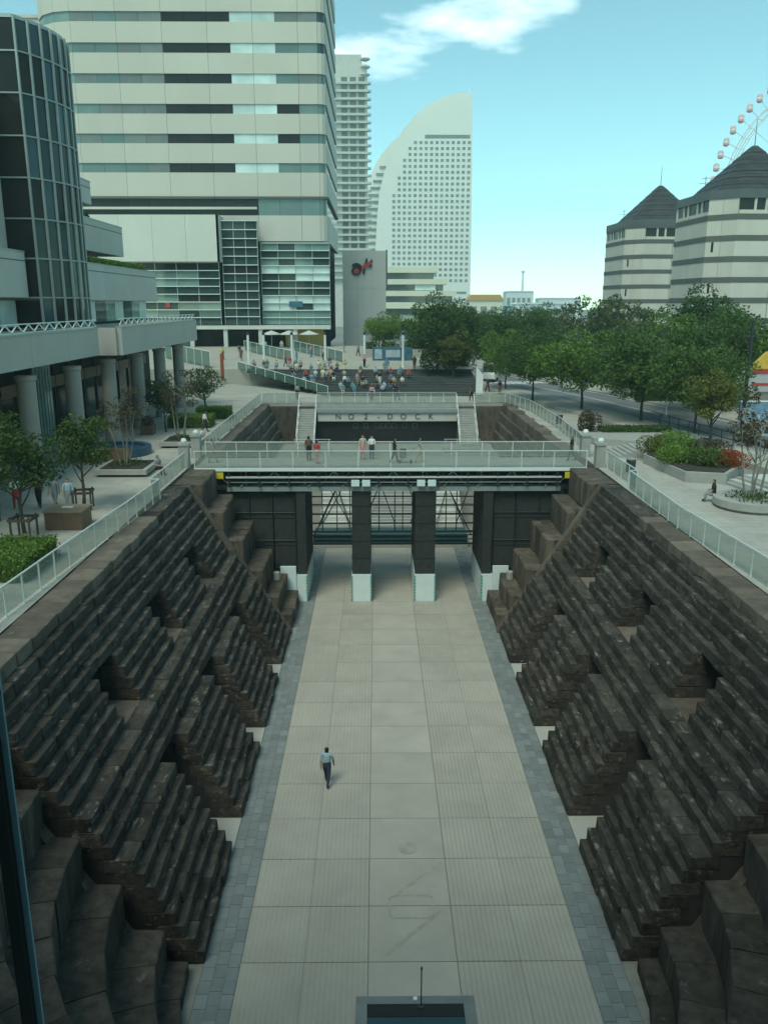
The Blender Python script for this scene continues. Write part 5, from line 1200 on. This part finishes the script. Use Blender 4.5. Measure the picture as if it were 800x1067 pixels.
# ------------------------------------------------------------------ people
SKIN, SHIRT, TROUS, HAIR, SHOE = 0, 1, 2, 3, 4
def person_mesh(pose, fingers=False):
    J = {}; E_ = []
    def j(n, p, r): J[n] = (Vector(p), r)
    def e(a, b, m): E_.append((a, b, m))
    if pose == 'sit': hip, kn, ank = .0, (.0, -.42, .46), (.0, -.44, .08)
    zb = .46 if pose == 'sit' else .92
    lean = -.05 if pose == 'sit' else 0
    j('pel', (0, 0, zb), .18); j('waist', (0, lean * .5, zb + .17), .165); j('chest', (0, lean, zb + .36), .20); j('neckb', (0, lean, zb + .52), .085); j('neck', (0, lean - .01, zb + .57), .055); j('head', (0, lean - .02, zb + .67), .112); j('crown', (0, lean - .0, zb + .775), .09)
    e('pel', 'waist', TROUS if pose != 'sit' else SHIRT); e('waist', 'chest', SHIRT); e('chest', 'neckb', SHIRT); e('neckb', 'neck', SKIN); e('neck', 'head', SKIN); e('head', 'crown', HAIR)
    for s, S_ in ((-1, 'L'), (1, 'R')):
        ph = {'walk': .24 * s, 'stand': .02 * s, 'sit': 0}[pose]
        j('sh' + S_, (.185 * s, lean, zb + .47), .07); e('neckb', 'sh' + S_, SHIRT)
        if pose == 'sit': el, ha = (.24 * s, -.08, zb + .22), (.13 * s, -.3, zb + .16)
        else: el, ha = (.235 * s, -.02 + ph * .3, zb + .2), (.225 * s, -.08 + ph * .6, zb - .05)
        j('el' + S_, el, .055); j('wr' + S_, ha, .038); hd = Vector(ha) + (Vector(ha) - Vector(el)).normalized() * .09
        j('ha' + S_, hd, .038); e('sh' + S_, 'el' + S_, SHIRT); e('el' + S_, 'wr' + S_, SKIN); e('wr' + S_, 'ha' + S_, SKIN)
        if fingers:
            dr = (Vector(ha) - Vector(el)).normalized()
            for q, (fx, ln) in enumerate(((-.03, .05), (-.01, .065), (.01, .07), (.03, .06), (.045, .035))):
                b_ = hd + Vector((0, fx, 0)) + dr * (.015 if q < 4 else -.04); t_ = b_ + dr * ln + Vector((-s * .012, fx * .2, 0))
                j('f%d%s' % (q, S_), b_, .011); j('g%d%s' % (q, S_), t_, .009); e('ha' + S_, 'f%d%s' % (q, S_), SKIN); e('f%d%s' % (q, S_), 'g%d%s' % (q, S_), SKIN)
        j('hi' + S_, (.09 * s, 0, zb - .06), .115); e('pel', 'hi' + S_, TROUS)
        if pose == 'sit': k_, a_ = (.11 * s, -.42, .47), (.11 * s, -.44, .09)
        else: k_, a_ = (.095 * s, -.04 - ph * .55, .49), (.09 * s, .02 - ph * 1.0 + (.05 if ph < 0 else 0), .09)
        j('kn' + S_, k_, .08); j('an' + S_, a_, .055); j('to' + S_, (a_[0] * 1.1, a_[1] - .16, .045), .042)
        e('hi' + S_, 'kn' + S_, TROUS); e('kn' + S_, 'an' + S_, TROUS); e('an' + S_, 'to' + S_, SHOE)
    names = list(J); idx = {n: i for i, n in enumerate(names)}
    me = bpy.data.meshes.new('p'); me.from_pydata([J[n][0] for n in names], [(idx[a], idx[b]) for a, b, _ in E_], []); me.update()
    o = bpy.data.objects.new('tmp', me); COL.objects.link(o)
    md = o.modifiers.new('skin', 'SKIN'); md.use_smooth_shade = True
    for i, n in enumerate(names):
        sv = me.skin_vertices[0].data[i]; r = J[n][1]; sv.radius = (r, r * (.72 if n in ('chest', 'waist', 'pel') else 1)) ; sv.use_root = (n == 'pel')
        if n in ('chest', 'waist', 'pel'): sv.radius = (r, r * .72)
    sb = o.modifiers.new('sub', 'SUBSURF'); sb.levels = 1; sb.render_levels = 1
    dg = bpy.context.evaluated_depsgraph_get(); dg.update(); r = bpy.data.meshes.new_from_object(o.evaluated_get(dg)); bpy.data.objects.remove(o)
    r.materials.clear()
    for k in range(5): r.materials.append(None)
    hc = J['head'][0]
    for p in r.polygons:
        c = p.center; best = None
        for a, b, m in E_:
            A, ra = J[a]; Bv, rb = J[b]; ab = Bv - A; t = max(0, min(1, (c - A).dot(ab) / max(1e-9, ab.length_squared)))
            d = (c - (A + ab * t)).length / (ra + (rb - ra) * t)
            if best is None or d < best[0]: best = (d, m)
        m = best[1]
        if c.z > hc.z - .1 and (c - hc).length < .22: m = HAIR if (c.y > hc.y - .015 or c.z > hc.z + .055) else SKIN
        p.material_index = m; p.use_smooth = True
    return r
PM = {k: person_mesh(k) for k in ('stand', 'walk', 'sit')}
PMF = person_mesh('walk', True)
skinm = plain((.42, .27, .19), .6); hairm = plain((.018, .015, .013), .6); shoem = plain((.03, .03, .03), .6)
CLOTH = {'white': (.66, .68, .66), 'grey': (.26, .28, .29), 'black': (.022, .023, .025), 'red': (.42, .06, .06), 'blue': (.10, .19, .38), 'pink': (.58, .27, .29), 'beige': (.46, .40, .30), 'navy': (.035, .045, .085), 'teal': (.08, .28, .30), 'yellow': (.52, .42, .12), 'pale blue': (.34, .46, .54), 'brown': (.13, .085, .06), 'green': (.10, .18, .09)}
def person(pose, loc, rz, top, bottom, label, group=None, sc=1.0, me=None):
    me = me or PM[pose]
    o = bpy.data.objects.new('person', me); COL.objects.link(o); o.location = loc; o.rotation_euler = (0, 0, rz); o.scale = (sc, sc, sc)
    for k, m in enumerate((skinm, plain(CLOTH[top]), plain(CLOTH[bottom]), hairm, shoem)):
        o.material_slots[k].link = 'OBJECT'; o.material_slots[k].material = m
    o['label'] = label; o['category'] = 'person'
    if group: o['group'] = group
    return o
person('walk', (-3.16, 30.2, .004), rad(168), 'pale blue', 'navy', 'person in pale shirt and dark trousers walking alone on the dock floor', me=PMF, sc=1.03)
BZ = PZ + .034
for x, y, pose, rz, t, b, lab, sc in ((-11.9, 53.4, 'walk', 80, 'grey', 'grey', 'person in grey walking at the left end of the footbridge', .96), (-5.6, 54.0, 'stand', 190, 'brown', 'black', 'person in brown top standing beside the one in red on the footbridge', 1.0), (-5.0, 53.0, 'stand', 150, 'red', 'pink', 'person in red top on the footbridge', .92),
       (-2.0, 54.4, 'stand', 20, 'beige', 'pink', 'person in beige dress-like outfit leaning by the far rail of the footbridge', 1.0), (-1.4, 54.5, 'stand', 0, 'white', 'navy', 'person in white top next to the beige one on the footbridge', .96),
       (0.1, 53.2, 'walk', 95, 'black', 'black', 'person dressed in black walking ahead of the pushchair on the footbridge', .98), (1.75, 53.3, 'walk', 90, 'grey', 'beige', 'person in grey top pushing a pushchair on the footbridge', 1.0), (12.0, 53.9, 'walk', 265, 'black', 'navy', 'person in dark clothes walking at the right end of the footbridge', 1.0)):
    person(pose, (x, y, BZ), rad(rz), t, b, lab, 'people on the footbridge', sc)
pc = thing('pushchair', 'dark folding pushchair pushed along the footbridge', 'pushchair', (.9, 53.2, BZ), local=True)
MB().xprism([(-.2, .35), (.2, .35), (.25, .75), (.1, .95), (-.05, .6)], -.45, .0).build('seat', 'darkmetal', pc)
MB().bar((-.45, -.18, .1), (.5, -.18, 1.0), .03, .03).build('frame', 'steel', pc); MB().bar((-.45, .18, .1), (.5, .18, 1.0), .03, .03).build('frame', 'steel', pc); MB().bar((.5, -.2, 1.0), (.5, .2, 1.0), .03, .03).build('handle', 'darkmetal', pc)
for sx, sy in ((-.45, -.2), (-.45, .2), (.3, -.2), (.3, .2)): MB().tube((sx, sy - .02, .1), (sx, sy + .02, .1), .1, n=10).build('wheel', 'tyre', pc)
for x, y, pose, rz, t, b, lab in ((-18.6, 41.4, 'walk', 10, 'brown', 'black', 'person in brown top walking left of the granite box'), (-17.6, 41.0, 'walk', 350, 'grey', 'grey', 'person in grey walking between two others on the left plaza'), (-16.75, 40.6, 'stand', 20, 'pale blue', 'grey', 'person in pale blue shirt standing just behind the granite box'), (-19.6, 41.0, 'walk', 30, 'white', 'red', 'person in white top at the far left of the plaza'),
       (-14.6, 49.6, 'sit', 60, 'grey', 'black', 'person sitting at the edge of the nearer left planter'), (-14.2, 61.0, 'sit', 70, 'white', 'beige', 'person in white sitting on the farther left planter'), (-15.2, 67.0, 'walk', 120, 'white', 'navy', 'person in white passing the hedges on the left plaza'), (-9.8, 90.5, 'stand', 180, 'grey', 'black', 'person standing alone behind the far left railing'),
       (16.9, 42.2, 'sit', 250, 'black', 'grey', 'person in black sitting by the round planter at the right'), (15.6, 44.5, 'walk', 160, 'grey', 'navy', 'x'), (9.2, 88.6, 'walk', 200, 'brown', 'black', 'person in dark clothes at the head of the right narrow stair'), (-1.6, 89.2, 'stand', 170, 'pink', 'black', 'person in pink behind the long white railing'), (1.2, 90.0, 'walk', 90, 'black', 'navy', 'person in black behind the long white railing'), (12.1, 97.5, 'walk', 30, 'navy', 'black', 'person walking past the white pennant banner'), (13.2, 95.0, 'stand', 190, 'black', 'brown', 'person standing right of the white pennant banner'), (11.4, 99.5, 'walk', 180, 'white', 'navy', 'person in white top under the trees near the van')):
    if lab == 'x': continue
    base = .42 if pose == 'sit' else 0
    zz = PZ + (.02 if pose == 'sit' else .004)
    person(pose, (x, y, zz), rad(rz), t, b, lab, 'people on the plaza')
# the crowd on the seating steps
used = set(); rr = random.Random(77); tops = ['white', 'red', 'grey', 'black', 'blue', 'pink', 'beige', 'teal', 'pale blue', 'yellow', 'brown', 'green']; bots = ['navy', 'black', 'beige', 'grey', 'blue', 'white', 'brown']
spots = []
for _ in range(38): spots.append((rr.uniform(-17.0, -6.0), rr.choice([8, 9, 9, 10, 10])))
for _ in range(26): spots.append((rr.uniform(-5.4, 1.2), rr.choice([0, 1, 1, 2, 3])))
for _ in range(30): spots.append((rr.uniform(-11, 4), rr.randrange(2, 11)))
for _ in range(10): spots.append((rr.uniform(-11.5, -5.5), rr.choice([4, 5, 6])))
placed = []
WHERE = lambda x: 'near the teal balustrade' if x < -10 else ('left of centre' if x < -5 else ('at the centre' if x < 0 else 'toward the big tree'))
for x, k in spots:
    y = 93.6 + 1.14 * k + .62; xl0 = -6.25 - (y - 93.6) * .99
    x = max(x, xl0 + .6)
    if any(abs(x - a) < .62 and k == b for a, b in placed): continue
    placed.append((x, k)); pose = 'stand' if rr.random() < .16 else ('walk' if rr.random() < .12 else 'sit')
    for _ in range(60):
        t, b = rr.choice(tops), rr.choice(bots)
        lab = 'person in %s top, %s trousers, %s on %s step %s' % (t, b, {'sit': 'sitting', 'stand': 'standing', 'walk': 'walking'}[pose], ORD[k], WHERE(x))
        if lab not in used: break
    used.add(lab); z = PZ + .19 * (k + 1) + .004
    person(pose, (x, y + (.0 if pose != 'sit' else .1), z), rad(rr.uniform(-40, 40)), t, b, lab, 'people on the seating steps', rr.uniform(.92, 1.04))
for i in range(14):
    x = -23 + 1.9 * i + rr.uniform(-.8, .8); y = rr.uniform(107, 126); z = 11.29 + (y - 106.2) * .068
    for _ in range(40):
        t, b = rr.choice(tops), rr.choice(bots); lab = 'person in %s top and %s trousers on the upper plaza' % (t, b)
        if lab not in used: break
    used.add(lab); person(rr.choice(['stand', 'walk']), (x, y, z + .06), rr.uniform(0, 6.28), t, b, lab, 'people on the upper plaza')

# ------------------------------------------------------------------ air
hz = MB().box(-1450, 1450, -130, 1450, -2, 175).build('haze', None, kind='stuff', label='thin pale summer haze over the whole place', cat='haze')
hm = bpy.data.materials.new('haze'); hm.use_nodes = True; t = hm.node_tree; t.nodes.clear()
o_ = t.nodes.new('ShaderNodeOutputMaterial'); v_ = t.nodes.new('ShaderNodeVolumePrincipled'); v_.inputs['Color'].default_value = (.62, .95, .97, 1); v_.inputs['Density'].default_value = .00042; v_.inputs['Anisotropy'].default_value = 0.0
t.links.new(v_.outputs[0], o_.inputs['Volume']); hz.data.materials.clear(); hz.data.materials.append(hm)
for o in bpy.data.objects:
    if '_o' in o: del o['_o']
